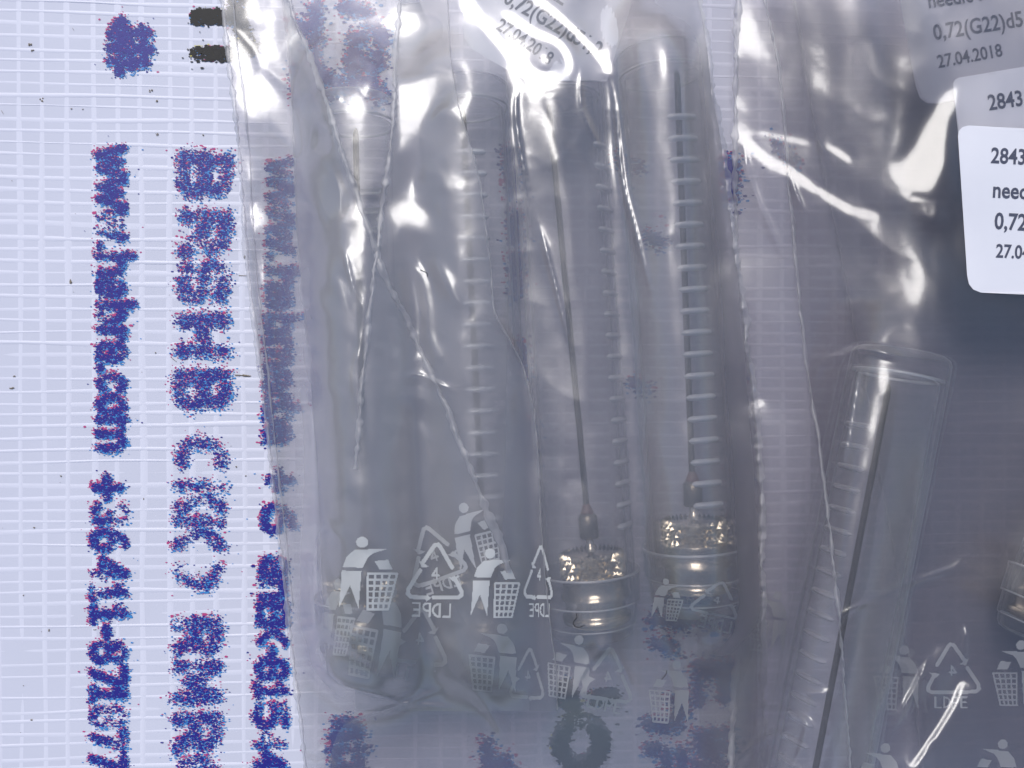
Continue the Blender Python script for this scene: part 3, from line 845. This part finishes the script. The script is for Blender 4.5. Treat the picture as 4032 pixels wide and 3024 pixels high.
for poly, k in [
    ([(895, 100), (925, 140), (985, 210), (1010, 300), (960, 330), (915, 270)], 1),
    ([(930, 300), (1040, 290), (1120, 370), (1190, 470), (1205, 560), (1175, 640), (1120, 560), (1050, 470), (960, 480), (925, 400)], .95),
    ([(940, 560), (1000, 640), (990, 720), (960, 700)], .9),
    ([(960, 830), (1060, 790), (1070, 900), (985, 910)], .9),
    ([(1560, 330), (1640, 305), (1795, 298), (1700, 400), (1650, 520), (1600, 600), (1570, 620), (1555, 480)], 1),
    ([(1512, 790), (1590, 785), (1690, 825), (1708, 862), (1655, 918), (1560, 885), (1503, 840)], 1),
    ([(1310, 440), (1450, 400), (1530, 560), (1515, 690), (1450, 760), (1400, 720), (1330, 580)], .78),
    ([(1495, 985), (1535, 990), (1562, 1030), (1520, 1034)], 1),
    ([(1400, 1010), (1440, 1005), (1450, 1030), (1410, 1035)], 1),
    ([(1375, 830), (1400, 850), (1410, 885), (1385, 885)], 1),
    ([(1180, 620), (1220, 640), (1330, 700), (1340, 820), (1270, 880), (1200, 760)], .7),
    ([(1230, 1130), (1300, 1160), (1400, 1240), (1460, 1300), (1440, 1360), (1340, 1290), (1260, 1200)], .85),
    ([(1450, 1300), (1530, 1370), (1590, 1490), (1560, 1500), (1480, 1420)], .85),
    ([(1380, 1090), (1410, 1160), (1440, 1220), (1420, 1230), (1385, 1150)], .95),
    ([(1180, 2660), (1250, 2655), (1325, 2745), (1315, 2860), (1225, 2955), (1200, 2820)], .85),
    ([(1860, 1170), (1930, 1175), (1960, 1240), (1900, 1250)], .75),
    ([(2050, 640), (2110, 640), (2120, 740), (2040, 730)], .6),
    ([(2205, 2725), (2240, 2650), (2290, 2570), (2310, 2610), (2290, 2720)], .85),
    ([(2300, 2680), (2350, 2650), (2340, 2700), (2390, 2720), (2330, 2720)], .8),
    ([(2775, 2500), (2810, 2480), (2850, 2500), (2830, 2545), (2790, 2540)], .9),
    ([(1270, 2560), (1340, 2590), (1440, 2650), (1500, 2740), (1440, 2700), (1300, 2660)], .8),
    ([(1240, 2150), (1290, 2130), (1320, 2300), (1360, 2450), (1320, 2480), (1260, 2300)], .7),
    ([(1390, 1440), (1420, 1430), (1440, 1600), (1430, 1800), (1400, 1750)], .7),
    ([(1470, 1440), (1500, 1560), (1480, 1680), (1440, 1600)], .75),
]:
    F.patch(poly, k)
for pts, w, k in [
    ([(1835, 10), (1900, 90), (1990, 200), (2080, 290)], 14, 1), ([(2000, 60), (2110, 130), (2200, 170), (2240, 240), (2225, 290), (2150, 318), (2080, 300)], 14, 1),
    ([(2130, 10), (2230, 90), (2310, 170), (2395, 262)], 13, 1), ([(2170, 410), (2230, 540), (2300, 660), (2365, 745)], 12, .85),
    ([(2470, -20), (2535, 240), (2575, 420), (2615, 560), (2640, 760), (2645, 900)], 10, .5), ([(2268, 1900), (2300, 2080), (2330, 2230), (2358, 2420), (2378, 2530)], 11, .75),
    ([(1340, 130), (1350, 260), (1380, 360), (1440, 450)], 16, .85), ([(1340, 150), (1380, 100), (1450, 90), (1520, 190), (1545, 330)], 12, .7),
    ([(1790, 690), (1765, 730)], 12, .9), ([(1650, 560), (1720, 590), (1760, 470)], 8, .5), ([(2010, 2560), (2040, 2700)], 8, .5),
]:
    F.stroke(pts, w, k)
facets(F, 22, (1180, 330, 1960, 1750), .95); facets(F, 22, (1200, 330, 1980, 1900), .8); facets(F, 6, (1180, 400, 1900, 1500), 1.35); facets(F, 16, (1240, 1950, 2000, 2760), .75); facets(F, 16, (1950, 500, 2760, 2100), .42); facets(F, 10, (1080, 60, 1560, 420), .9)
solve_over(F, 'ABCD', .5)
F.crumple(.006, 14, 24); F.crumple(.012, 34, 60)
FL1 = F
v, f = sheet_between(F, L1_L, L1_R, -48, 3080, 6.0)
add_part("front_film", bagL1, v, f, M['film'])
back_sheet(bagL1, L1_L, L1_R, -48, 3080, .22, .05)
seam("weld_seam", bagL1, L1_L, F, 9, .22, 1.2)
seam("weld_seam", bagL1, [(x + 42 - .008 * y, y) for x, y in L1_L], F, 3.2, .22, 1.0, -48, 2400)
seam("weld_seam", bagL1, L1_R, F, 12, .24, 3.0)

# ---- tilted bag round the first tube
bagL2 = empty("plastic_bag", W(1290, 2690, 0.5), "clear bag with a slanting ragged weld crossing the first tube", "plastic bag", g)
F2 = Film(1060, 2060)
F2.drape(['A', 'B'], 1.0, slope=.36, gap=.3, round_=4)
F2.edge(L2_L, .6, .9, 1); F2.h = blur(F2.h, 2)
F2.crumple(.10, 40, 110); F2.crumple(.08, 70, 50, True)
for poly, k in [([(1270, 640), (1340, 700), (1370, 800), (1330, 860), (1260, 740)], .8), ([(1440, 1700), (1490, 1600), (1480, 1900), (1440, 1950)], .75), ([(1330, 2000), (1380, 1950), (1380, 2200), (1340, 2250)], .7),
                ([(1290, 2560), (1430, 2570), (1480, 2660), (1350, 2660)], .85)]:
    F2.patch(poly, k)
facets(F2, 34, (1190, 350, 1700, 1800), .9); facets(F2, 14, (1250, 1600, 1900, 2700), .8)
F2.solve(it=200)
F2.h = np.minimum(F2.h, np.array(FL1.at(F2.X, F2.Y)) - .2)
clear_tubes(F2, 'A', .1)
F2.h = np.minimum(F2.h, np.array(FL1.at(F2.X, F2.Y)) - .08)
v, f = sheet_between(F2, L2_L, L2_R, -48, 2786, 7.0)
add_part("front_film", bagL2, v, f, M['film_glare'])
back_sheet(bagL2, L2_L, L2_R, -48, 2786, .36, .06)
seam("weld_seam", bagL2, L2_R[:-2], FL1, 11, .2, 2.5, dz=.02)
seam("weld_seam", bagL2, L2_L, F2, 3, .2, 1.0)

# ---- narrow bag round the second tube
bagL3 = empty("plastic_bag", W(1400, 2800, 0.5), "clear bag round the second tube, ragged upright weld on its left side", "plastic bag", g)
F3 = Film(1360, 2240)
F3.drape(['B', 'C'], 1.0, slope=.5, gap=.45)
F3.crumple(.10, 40, 120); F3.crumple(.07, 80, 60, True)
for poly, k in [([(1600, 1000), (1660, 1080), (1690, 1200), (1660, 1250), (1610, 1100)], .7), ([(1780, 640), (1810, 600), (1800, 700), (1760, 740)], .85), ([(1700, 560), (1790, 520), (1740, 620)], .6)]:
    F3.patch(poly, k)
F3.solve(it=150)
F3.h = np.minimum(F3.h, np.array(FL1.at(F3.X, F3.Y)) - .1)
v, f = sheet_between(F3, L3_L, L3_R, -48, 2800, 7.0)
add_part("front_film", bagL3, v, f, M['film_glare'])
back_sheet(bagL3, L3_L, L3_R, -48, 2800, .5, .06)
seam("weld_seam", bagL3, L3_L[:9], FL1, 11, .2, 2.0, dz=.02)
seam("weld_seam", bagL3, L3_R, FL1, 3.0, .24, 1.2, dz=.0)

# ---- bag round the third and fourth tubes, under the large one
L4_L = [(1990, -60), (2000, 1200), (1985, 2000), (1940, 2450), (1800, 2690), (1600, 2765), (1420, 2815), (1340, 2850), (1295, 2990), (1280, 3090)]
L4_R = [(x - 26, y) for x, y in L1_R]
bagL4 = empty("plastic_bag", W(1300, 3000, 0.5), "clear bag round the two right tubes of the row, one corner by the black ring", "plastic bag", g)
F4 = Film(1240, 3060)
F4.h = np.array(FL1.at(F4.X, F4.Y)) - .45
F4.crumple(.06, 60, 90); F4.h = np.minimum(np.maximum(F4.h, .75), np.array(FL1.at(F4.X, F4.Y)) - .12)
v, f = sheet_between(F4, L4_L, L4_R, -48, 3080, 8.0)
add_part("front_film", bagL4, v, f, M['film_dense'])
back_sheet(bagL4, L4_L, L4_R, -48, 3080, .42, .05)

# ---- right-hand stack
bagR3 = empty("plastic_bag", W(3640, 3000, 1.0), "lowest clear bag of the right-hand stack, carrying the tilted grey label at the top", "plastic bag", g)
bagR2 = empty("plastic_bag", W(3350, 3000, 2.0), "middle clear bag of the right-hand stack, with a thin weld left of the slanted tube", "plastic bag", g)
bagR1 = empty("plastic_bag", W(2880, 3000, 3.0), "topmost clear bag of the right-hand stack, with the bright white label", "plastic bag", g)
R = Film(2850, 4720)
R.drape(['E', 'F'], 11.2, slope=.20, gap=.6, round_=12)
R.edge(R1_L, .9, .5, 1)
R.h = blur(R.h, 7)
R.crumple(.22, 110, 110); R.crumple(.05, 30, 60); R.crumple(.08, 120, 90, True)
for pts, w, a, sh in [
    ([(3200, 1545), (3230, 1440), (3310, 1402), (3400, 1378), (3470, 1385), (3590, 1422)], 12, .45, False),
    ([(3392, 1410), (3370, 1500), (3335, 1720), (3300, 1900)], 10, .35, True),
    ([(2895, 2798), (3044, 2801), (3132, 2815), (3176, 2862), (3159, 2937), (3125, 3040)], 14, .6, False),
    ([(3173, 2862), (3003, 2917), (2922, 2984), (2890, 3040)], 12, .5, False),
    ([(3667, 2571), (3600, 2713), (3498, 2903)], 9, .35, True),
    ([(3803, 2462), (3796, 2612)], 9, .35, True),
    ([(3274, 2442), (3376, 2388), (3478, 2340), (3580, 2293), (3749, 2239), (3816, 2171)], 9, .3, True),
    ([(3085, 2672), (3180, 2730), (3290, 2720)], 9, .35, True),
    ([(2925, 545), (2945, 680), (3000, 830), (3080, 1000)], 10, .3, True),
    ([(3090, 640), (3140, 780), (3170, 840)], 9, .25, True),
]:
    R.ridge(pts, w, a, sh)
for poly, k in [
    ([(3499, 693), (3560, 635), (3608, 579), (3656, 470), (3716, 356), (3764, 338), (3788, 350), (3752, 470), (3740, 615), (3674, 772), (3584, 747)], .95),
    ([(2922, 130), (2975, 85), (2955, 140), (2925, 155)], 1), ([(3065, 145), (3090, 130), (3090, 175), (3070, 185)], 1), ([(3078, 228), (3125, 195), (3115, 235), (3085, 243)], 1),
    ([(2920, 60), (3040, 60), (3060, 220), (2990, 240), (2920, 180)], .55),
    ([(2950, 1000), (3110, 1010), (3107, 1090), (3134, 1229), (3090, 1280), (2985, 1225), (2955, 1140)], .5),
    ([(3373, 1235), (3499, 1205), (3577, 1160), (3674, 1163), (3584, 1211), (3487, 1283), (3403, 1271)], .6),
    ([(3523, 1316), (3590, 1325), (3668, 1356), (3704, 1350), (3698, 1374), (3608, 1386), (3559, 1362)], .9),
    ([(3180, 2544), (3268, 2523), (3288, 2578), (3247, 2632), (3207, 2666)], .75),
    ([(3355, 747), (3375, 765), (3400, 808), (3427, 845), (3390, 838)], 1),
    ([(3350, 1590), (3450, 1560), (3420, 1640), (3370, 1690), (3330, 1680)], .35),
    ([(3250, 350), (3420, 160), (3460, 260), (3330, 400)], .45),
]:
    R.patch(poly, k)
for pts, w, k in [
    ([(2920, 536), (2993, 609), (3089, 669), (3162, 711), (3222, 753), (3312, 808), (3379, 838), (3440, 845)], 13, 1),
    ([(2920, 536), (2960, 525), (3010, 527), (3090, 545), (3185, 565)], 6, .95), ([(3260, 580), (3300, 600), (3340, 628)], 8, 1),
    ([(3590, 782), (3640, 790), (3668, 815), (3672, 845)], 6, 1), ([(2935, 1640), (2960, 1605), (2992, 1582)], 9, 1),
    ([(3783, 2693), (3749, 2781), (3674, 2903), (3600, 3012)], 9, 1), ([(3300, 1880), (3250, 2200), (3240, 2420)], 8, .5), ([(3690, 2560), (3610, 2720)], 7, .8),
    ([(3255, 2300), (3235, 2450), (3290, 2560), (3260, 2680), (3200, 2900)], 9, .6),
]:
    R.stroke(pts, w, k)
facets(R, 16, (2930, 60, 3700, 1300), .5); facets(R, 18, (2950, 1500, 4000, 3000), .5)
solve_over(R, 'EF', .6)
R.crumple(.006, 14, 24); R.crumple(.012, 34, 50)
# the stiff label holds the film flat under it
LC = [(3772, 535), (3776, 515), (3790, 500), (3812, 494), (4500, 530), (4560, 1185), (3862, 1152), (3832, 1140), (3815, 1118), (3808, 1085)]
m = blur(in_poly(R.X, R.Y, [(3745, 470), (4720, 520), (4720, 1200), (3790, 1175)]).astype(float), 3)
flat = blur(R.h, 14)
R.h = R.h * (1 - m) + flat * m
v, f = sheet_between(R, R1_L, FAR, -48, 3080, 7.0)
add_part("front_film", bagR1, v, f, M['film_right'])
seam("weld_seam", bagR1, R1_L, R, 11, .24, 2.0)
back = Film(2850, 4720); back.h += 1.75; back.crumple(.05, 100, 100); back.edge(R1_L, .6, .3, 1)
v, f = sheet_between(back, R1_L, FAR, -48, 3080, 14.0); add_part("back_film", bagR1, v, f, M['film_low'])

def under_stack(x0, low, below):
    """lower bags: flat under the tube, raised where their labels lie against the top bag"""
    q = Film(x0, 4720)
    m = blur(in_poly(q.X, q.Y, [(3500, -48), (4720, -48), (4720, 1100), (3780, 1100), (3620, 560)]).astype(float), 17)
    q.h = low * (1 - m) + (blur(np.array(R.at(q.X, q.Y)), 3) - below) * m
    q.crumple(.05, 80, 100)
    q.h = np.minimum(q.h, np.array(R.at(q.X, q.Y)) - .2)
    return q
R2 = under_stack(2960, 1.45, .55)
v, f = sheet_between(R2, R2_L, FAR, -48, 3080, 9.0); add_part("front_film", bagR2, v, f, M['film_right'])
seam("weld_seam", bagR2, R2_L, R, 6, .22, 1.5, dz=-.15)
b2 = Film(2960, 4720); b2.h += .75; b2.crumple(.05, 100, 100)
v, f = sheet_between(b2, R2_L, FAR, -48, 3080, 14.0); add_part("back_film", bagR2, v, f, M['film_low'])

R3B = [(2690, -60), (2705, 900), (2730, 1800), (2760, 3090)]
v, f = sheet_between(None, R3B, FAR, -48, 3080, 16.0, hfun=lambda sx, sy: 0.17 + 0 * sx); add_part("back_film", bagR3, v, f, M['film_dense'])
R3 = under_stack(3080, 1.1, 1.0)
R3.h = np.minimum(R3.h, np.array(R2.at(R3.X, R3.Y)) - .15)
v, f = sheet_between(R3, R3_L, FAR, -48, 3080, 9.0); add_part("front_film", bagR3, v, f, M['film_right'])
seam("weld_seam", bagR3, R3_L, R3, 5, .2, 1.5)

# ------------------------------------------------------------------ printed pictograms on the films
def sh_person():
    """facing right, throwing; units: photograph pixels of the sharpest one, head centre at the origin"""
    polys = [[(-25, 27), (82, 25), (35, 42), (18, 58), (2, 95), (-64, 92), (-52, 56)],
             [(-67, 105), (-2, 107), (-5, 150), (-12, 245), (-40, 160), (-77, 245), (-70, 160)],
             [(40, 70), (85, 65), (100, 100), (58, 102)]]
    strokes = []
    for i in range(5):
        t = i / 4
        strokes.append(([(19 + 96 * t, 117), (17 + 68 * t, 250)], 3.6))
    for j in range(7):
        t = j / 6
        strokes.append(([(19 - 2 * t, 117 + 133 * t), (115 - 30 * t, 117 + 133 * t)], 3.6))
    return polys, strokes, [(0, 0, 20)]
def sh_recycle():
    """chasing arrows round a 4; centre of the triangle at the origin"""
    st = [([(-50, -42), (-2, -112), (12, -114), (20, -104), (66, -24)], 8), ([(-60, -12), (-106, 62), (-108, 80), (-95, 92), (-30, 96)], 8), ([(-6, 94), (92, 94), (104, 84), (103, 72), (76, 18)], 8),
          ([(6, 20), (6, -20), (-12, 8), (14, 8)], 4)]
    polys = [[(-66, -54), (-54, -24), (-24, -26)], [(-34, 82), (-16, 97), (-36, 112)], [(52, 16), (98, 8), (74, 34)]]
    return polys, st, []
def sh_text():
    st = []
    x = -70
    for ch, w in (('L', 26), ('D', 28), ('P', 27), ('E', 26)):
        gl = {'L': [[(0, 1), (0, 0), (1, 0)]], 'D': [[(0, 0), (0, 1)], arc(0, .5, 1, .5, 90, -90, 9)], 'P': [[(0, 0), (0, 1), (.5, 1)], arc(.5, .72, .45, .28, 90, -90, 7), [(.5, .44), (0, .44)]], 'E': [[(1, 1), (0, 1), (0, 0), (1, 0)], [(0, .5), (.8, .5)]]}[ch]
        for s_ in gl: st.append(([(x + a * w, 25 - b * 50) for a, b in s_], 4.2))
        x += 40
    return [], st, []
def picto(name, shape, parent, film, cx, cy, sx, sy, rot, mirror=False, dz=.06, cell=3.0, mat='print', shear=0.0):
    polys, strokes, circ = shape
    pts = [p for q in polys for p in q] + [p for q, _ in strokes for p in q] + [(c[0] + s * c[2], c[1] + s * c[2]) for c in circ for s in (-1, 1)]
    pts = np.array(pts); lo = pts.min(0) - 9; hi = pts.max(0) + 9
    cu = cell / abs(sx); cv = cell / abs(sy)
    xs = np.arange(lo[0], hi[0], cu); ys = np.arange(lo[1], hi[1], cv)
    XX, YY = np.meshgrid(xs + cu / 2, ys + cv / 2)
    m = np.zeros(XX.shape, bool)
    for q in polys: m |= in_poly(XX, YY, q)
    for q, hw in strokes: m |= seg_dist(XX, YY, q) < hw
    for x, y, r in circ: m |= np.hypot(XX - x, YY - y) < r
    j, i = np.nonzero(m)
    co = np.stack([np.stack([xs[i] + cu * a, ys[j] + cv * b], -1) for a, b in ((0, 0), (0, 1), (1, 1), (1, 0))], 1)
    u = co[..., 0] * sx * (-1 if mirror else 1) + shear * co[..., 1]; w = co[..., 1] * sy
    c, s_ = math.cos(math.radians(rot)), math.sin(math.radians(rot))
    px = cx + u * c - w * s_; py = cy + u * s_ + w * c
    z = film.at(px, py) + dz
    V = W(px, py, z).reshape(-1, 3)
    Fc = np.arange(len(V)).reshape(-1, 4)
    return add_part(name, parent, V, Fc, M[mat])
P_, R_, T_ = sh_person(), sh_recycle(), sh_text()
# sharp mirrored row on the large bag
picto("litter_symbol", P_, bagL1, FL1, 1426, 2135, 1.2, 1.06, 0)
picto("recycling_symbol", R_, bagL1, FL1, 1714, 2258, 1.0, 1.0, 0)
picto("material_code", T_, bagL1, FL1, 1702, 2402, 1.0, 1.0, 2, True)
picto("litter_symbol", P_, bagL1, FL1, 1930, 2180, 1.0, 1.0, 0)
picto("recycling_symbol", R_, bagL1, FL1, 2123, 2262, .5, .95, 2)
picto("material_code", T_, bagL1, FL1, 2126, 2402, .52, .95, 0, True)
picto("litter_symbol", P_, bagL4, FL1, 2622, 2290, .62, .6, 4, dz=-.1, mat='print_faint')
picto("recycling_symbol", R_, bagL4, FL1, 2822, 2362, .85, .62, 12, dz=-.1, mat='print_faint')
picto("material_code", T_, bagL4, FL1, 2818, 2458, .85, .85, 14, True, dz=-.1, mat='print_faint')
# second, fainter row printed the other way round (far side of the bags, just under the near side)
class Low:
    def __init__(s, f, d): s.f, s.d = f, d
    def at(s, x, y): return np.maximum(s.f.at(x, y) - s.d, .6)
FB = Low(FL1, .14)
picto("litter_symbol", P_, bagL3, FB, 1977, 2476, 1.02, 1.0, 6, True, mat='print_faint')
picto("recycling_symbol", R_, bagL3, FB, 1655, 2515, 1.0, 1.0, 7, True, mat='print_faint')
picto("material_code", T_, bagL3, FB, 1632, 2655, 1.0, 1.0, 9, mat='print_faint')
picto("litter_symbol", P_, bagL1, FB, 1540, 2330, 1.1, 1.4, 12, True, mat='print_faint')
picto("recycling_symbol", R_, bagL1, FB, 2395, 2665, .9, .95, 8, True, mat='print_faint')
picto("material_code", T_, bagL1, FB, 2378, 2772, .9, .95, 13, mat='print_faint')
picto("litter_symbol", P_, bagL1, FB, 2664, 2618, .85, .92, 5, True, mat='print_faint')
picto("litter_symbol", P_, bagL1, FB, 2280, 2520, .9, .95, 10, True, mat='print_faint')
picto("recycling_symbol", R_, bagL1, FB, 2080, 2660, .6, .9, 6, True, mat='print_faint')
# the tilted bag
picto("litter_symbol", P_, bagL2, FL1, 1826, 2000, .95, 1.0, -14, dz=-.1)
picto("recycling_symbol", R_, bagL2, FL1, 1708, 2188, 1.0, 1.0, -20, dz=-.1)
picto("material_code", T_, bagL2, FL1, 1744, 2298, .95, .95, -17, True, dz=-.1)
picto("litter_symbol", P_, bagL2, F2, 1330, 2300, .7, 1.1, 6)
# right-hand stack
picto("recycling_symbol", R_, bagR1, R, 3752, 2640, .95, .9, 0, True, dz=-.5, mat='print_faint')
picto("material_code", T_, bagR1, R, 3742, 2765, .85, .8, 0, dz=-.5, mat='print_faint')
picto("litter_symbol", P_, bagR1, R, 4020, 2540, .95, .95, 0, True, dz=-.5, mat='print_faint')
picto("litter_symbol", P_, bagR2, R2, 3560, 2560, .95, .95, 4, True, mat='print_faint')
picto("litter_symbol", P_, bagR2, R2, 3062, 2345, .8, .9, 10, True, mat='print_faint')
picto("litter_symbol", P_, bagR1, R, 3486, 2945, .95, .95, 4, True, dz=-.5, mat='print_faint')
picto("litter_symbol", P_, bagR1, R, 3948, 2930, .95, .95, 4, True, dz=-.5, mat='print_faint')

# ------------------------------------------------------------------ paper labels
def label_patch(name, parent, poly, film, dz, n=40, label=None):
    P = np.array(poly, float)
    ys = np.concatenate([np.linspace(P[:, 1].min() + .3, P[:, 1].max() - .3, n), P[:, 1] + .01]); ys = np.unique(np.clip(ys, P[:, 1].min() + .3, P[:, 1].max() - .3))
    L, Rr = [], []
    for y in ys:
        xs = []
        for (x0, y0), (x1, y1) in zip(P, np.roll(P, -1, 0)):
            if (y0 > y) != (y1 > y): xs.append(x0 + (x1 - x0) * (y - y0) / (y1 - y0))
        L.append(min(xs)); Rr.append(max(xs))
    t = np.linspace(0, 1, n)
    sx = np.array(L)[:, None] * (1 - t) + np.array(Rr)[:, None] * t; sy = np.repeat(ys[:, None], n, 1)
    o = add_part(name, parent, W(sx, sy, film.at(sx, sy) + dz).reshape(-1, 3), grid_faces(len(ys), n), M['label'])
    if label: o["label"] = label
    return o

def text_on(parent, s, x, y, cap, ang, film, dz, squeeze=.82, bold=.02, bend=0.0):
    """text as flat print: (x, y) = left end of the baseline in px, cap = capital height in px"""
    c = bpy.data.curves.new("lettering", 'FONT')
    c.body = s; c.size = 1.0; c.offset = bold; c.resolution_u = 3
    tmp = bpy.data.objects.new("tmp", c); COL.objects.link(tmp)
    dg = bpy.context.evaluated_depsgraph_get()
    me = tmp.evaluated_get(dg).to_mesh()
    v = np.array([tuple(q.co) for q in me.vertices]); fs = [tuple(p.vertices) for p in me.polygons]
    tmp.evaluated_get(dg).to_mesh_clear()
    bpy.data.objects.remove(tmp); bpy.data.curves.remove(c)
    k = cap / 0.70
    u = v[:, 0] * k * squeeze; w = v[:, 1] * k
    a = math.radians(ang) + bend * u / 1000.0
    px = x + u * np.cos(a) + w * np.sin(a); py = y + u * np.sin(a) - w * np.cos(a)
    return add_part("lettering", parent, W(px, py, film.at(px, py) + dz), fs, M['text'], False)

lc = label_patch("paper_label", bagR1, LC, R, .10, label="bright white label with dark print on the topmost bag")
for s, x, y, cap in (("2843", 3900, 640, 60), ("needle NLL", 3906, 776, 62), ("0,72(G22)d51,2", 3914, 900, 64), ("27.04.2018", 3920, 1012, 52)):
    text_on(lc, s, x, y, cap, 3.2, R, .14)
LB = [(3752, 330), (3760, 314), (3775, 306), (4032, 262), (4500, 185), (4560, 700), (3830, 820), (3800, 780)]
FR2 = Low(R2, -.06)
lb = label_patch("paper_label", bagR2, LB, FR2, 0.0, label="grey-looking label partly under the bright one")
text_on(lb, "2843", 3894, 434, 60, -8.5, FR2, .05)
text_on(lb, "needle NLL", 3926, 628, 58, -8.5, FR2, .05)
LA = [(3530, -100), (3545, 0), (3580, 200), (3606, 340), (3622, 385), (3650, 406), (3690, 408), (4050, 345), (4500, 270), (4460, -100)]
FR3 = Low(R3, -.06)
la = label_patch("paper_label", bagR3, LA, FR3, 0.0, label="tilted label at the top seen through two bags")
text_on(la, "needle NLL", 3655, 32, 58, -8, FR3, .05)
text_on(la, "0,72(G22)d51,2", 3678, 158, 60, -9, FR3, .05)
text_on(la, "27.04.2018", 3694, 268, 50, -10.5, FR3, .05)
LD = [(1838, -60), (1830, 20), (1822, 100), (1830, 150), (1856, 192), (2060, 312), (2110, 325), (2390, 320), (2440, 160), (2480, 40), (2500, -60)]
FL = Low(FL1, .5)
ld = label_patch("paper_label", bagL3, LD, FL, 0.0, label="slanting label at the top under creased film")
text_on(ld, "27.04.2018", 1950, 112, 50, 31, FL, .05, squeeze=.80, bend=.25)
text_on(ld, "0,72(G22)d51,2", 1978, 8, 60, 29, FL, .05, squeeze=.80, bend=.05)
text_on(ld, "needle NLL", 1935, -160, 62, 33, FL, .05, squeeze=.80)
LE = [(1562, -60), (1625, -60), (1650, 0), (1690, 95), (1690, 120), (1672, 160), (1640, 184), (1562, 190)]
label_patch("paper_label", bagL3, LE, FL, -.3, label="rounded corner of a label at the top near the upright weld")

# ------------------------------------------------------------------ stray fibres on the film
def fibre(pts, film, label, w=1.3):
    P = spline(pts, 30)
    v, f = ribbon(P, film.at(P[:, 0], P[:, 1]) + .08, w, .04, 4)
    o = obj("fibre", mesh_data("fibre", v, f, M['fibre'], True))
    tag(o, label, "fibre")
fibre([(2268, 2415), (2272, 2430), (2264, 2440), (2258, 2452), (2262, 2465), (2275, 2470), (2302, 2463)], FL1, "hooked dark fibre on the film over the lower end of the third tube")
fibre([(2625, 2640), (2624, 2652), (2612, 2668), (2604, 2676)], FL1, "short dark fibre on the film over the pictogram near the black ring")
fibre([(1655, 1062), (1680, 1075), (1682, 1090)], FL1, "short curved fibre on the crumpled film between the first two tubes")
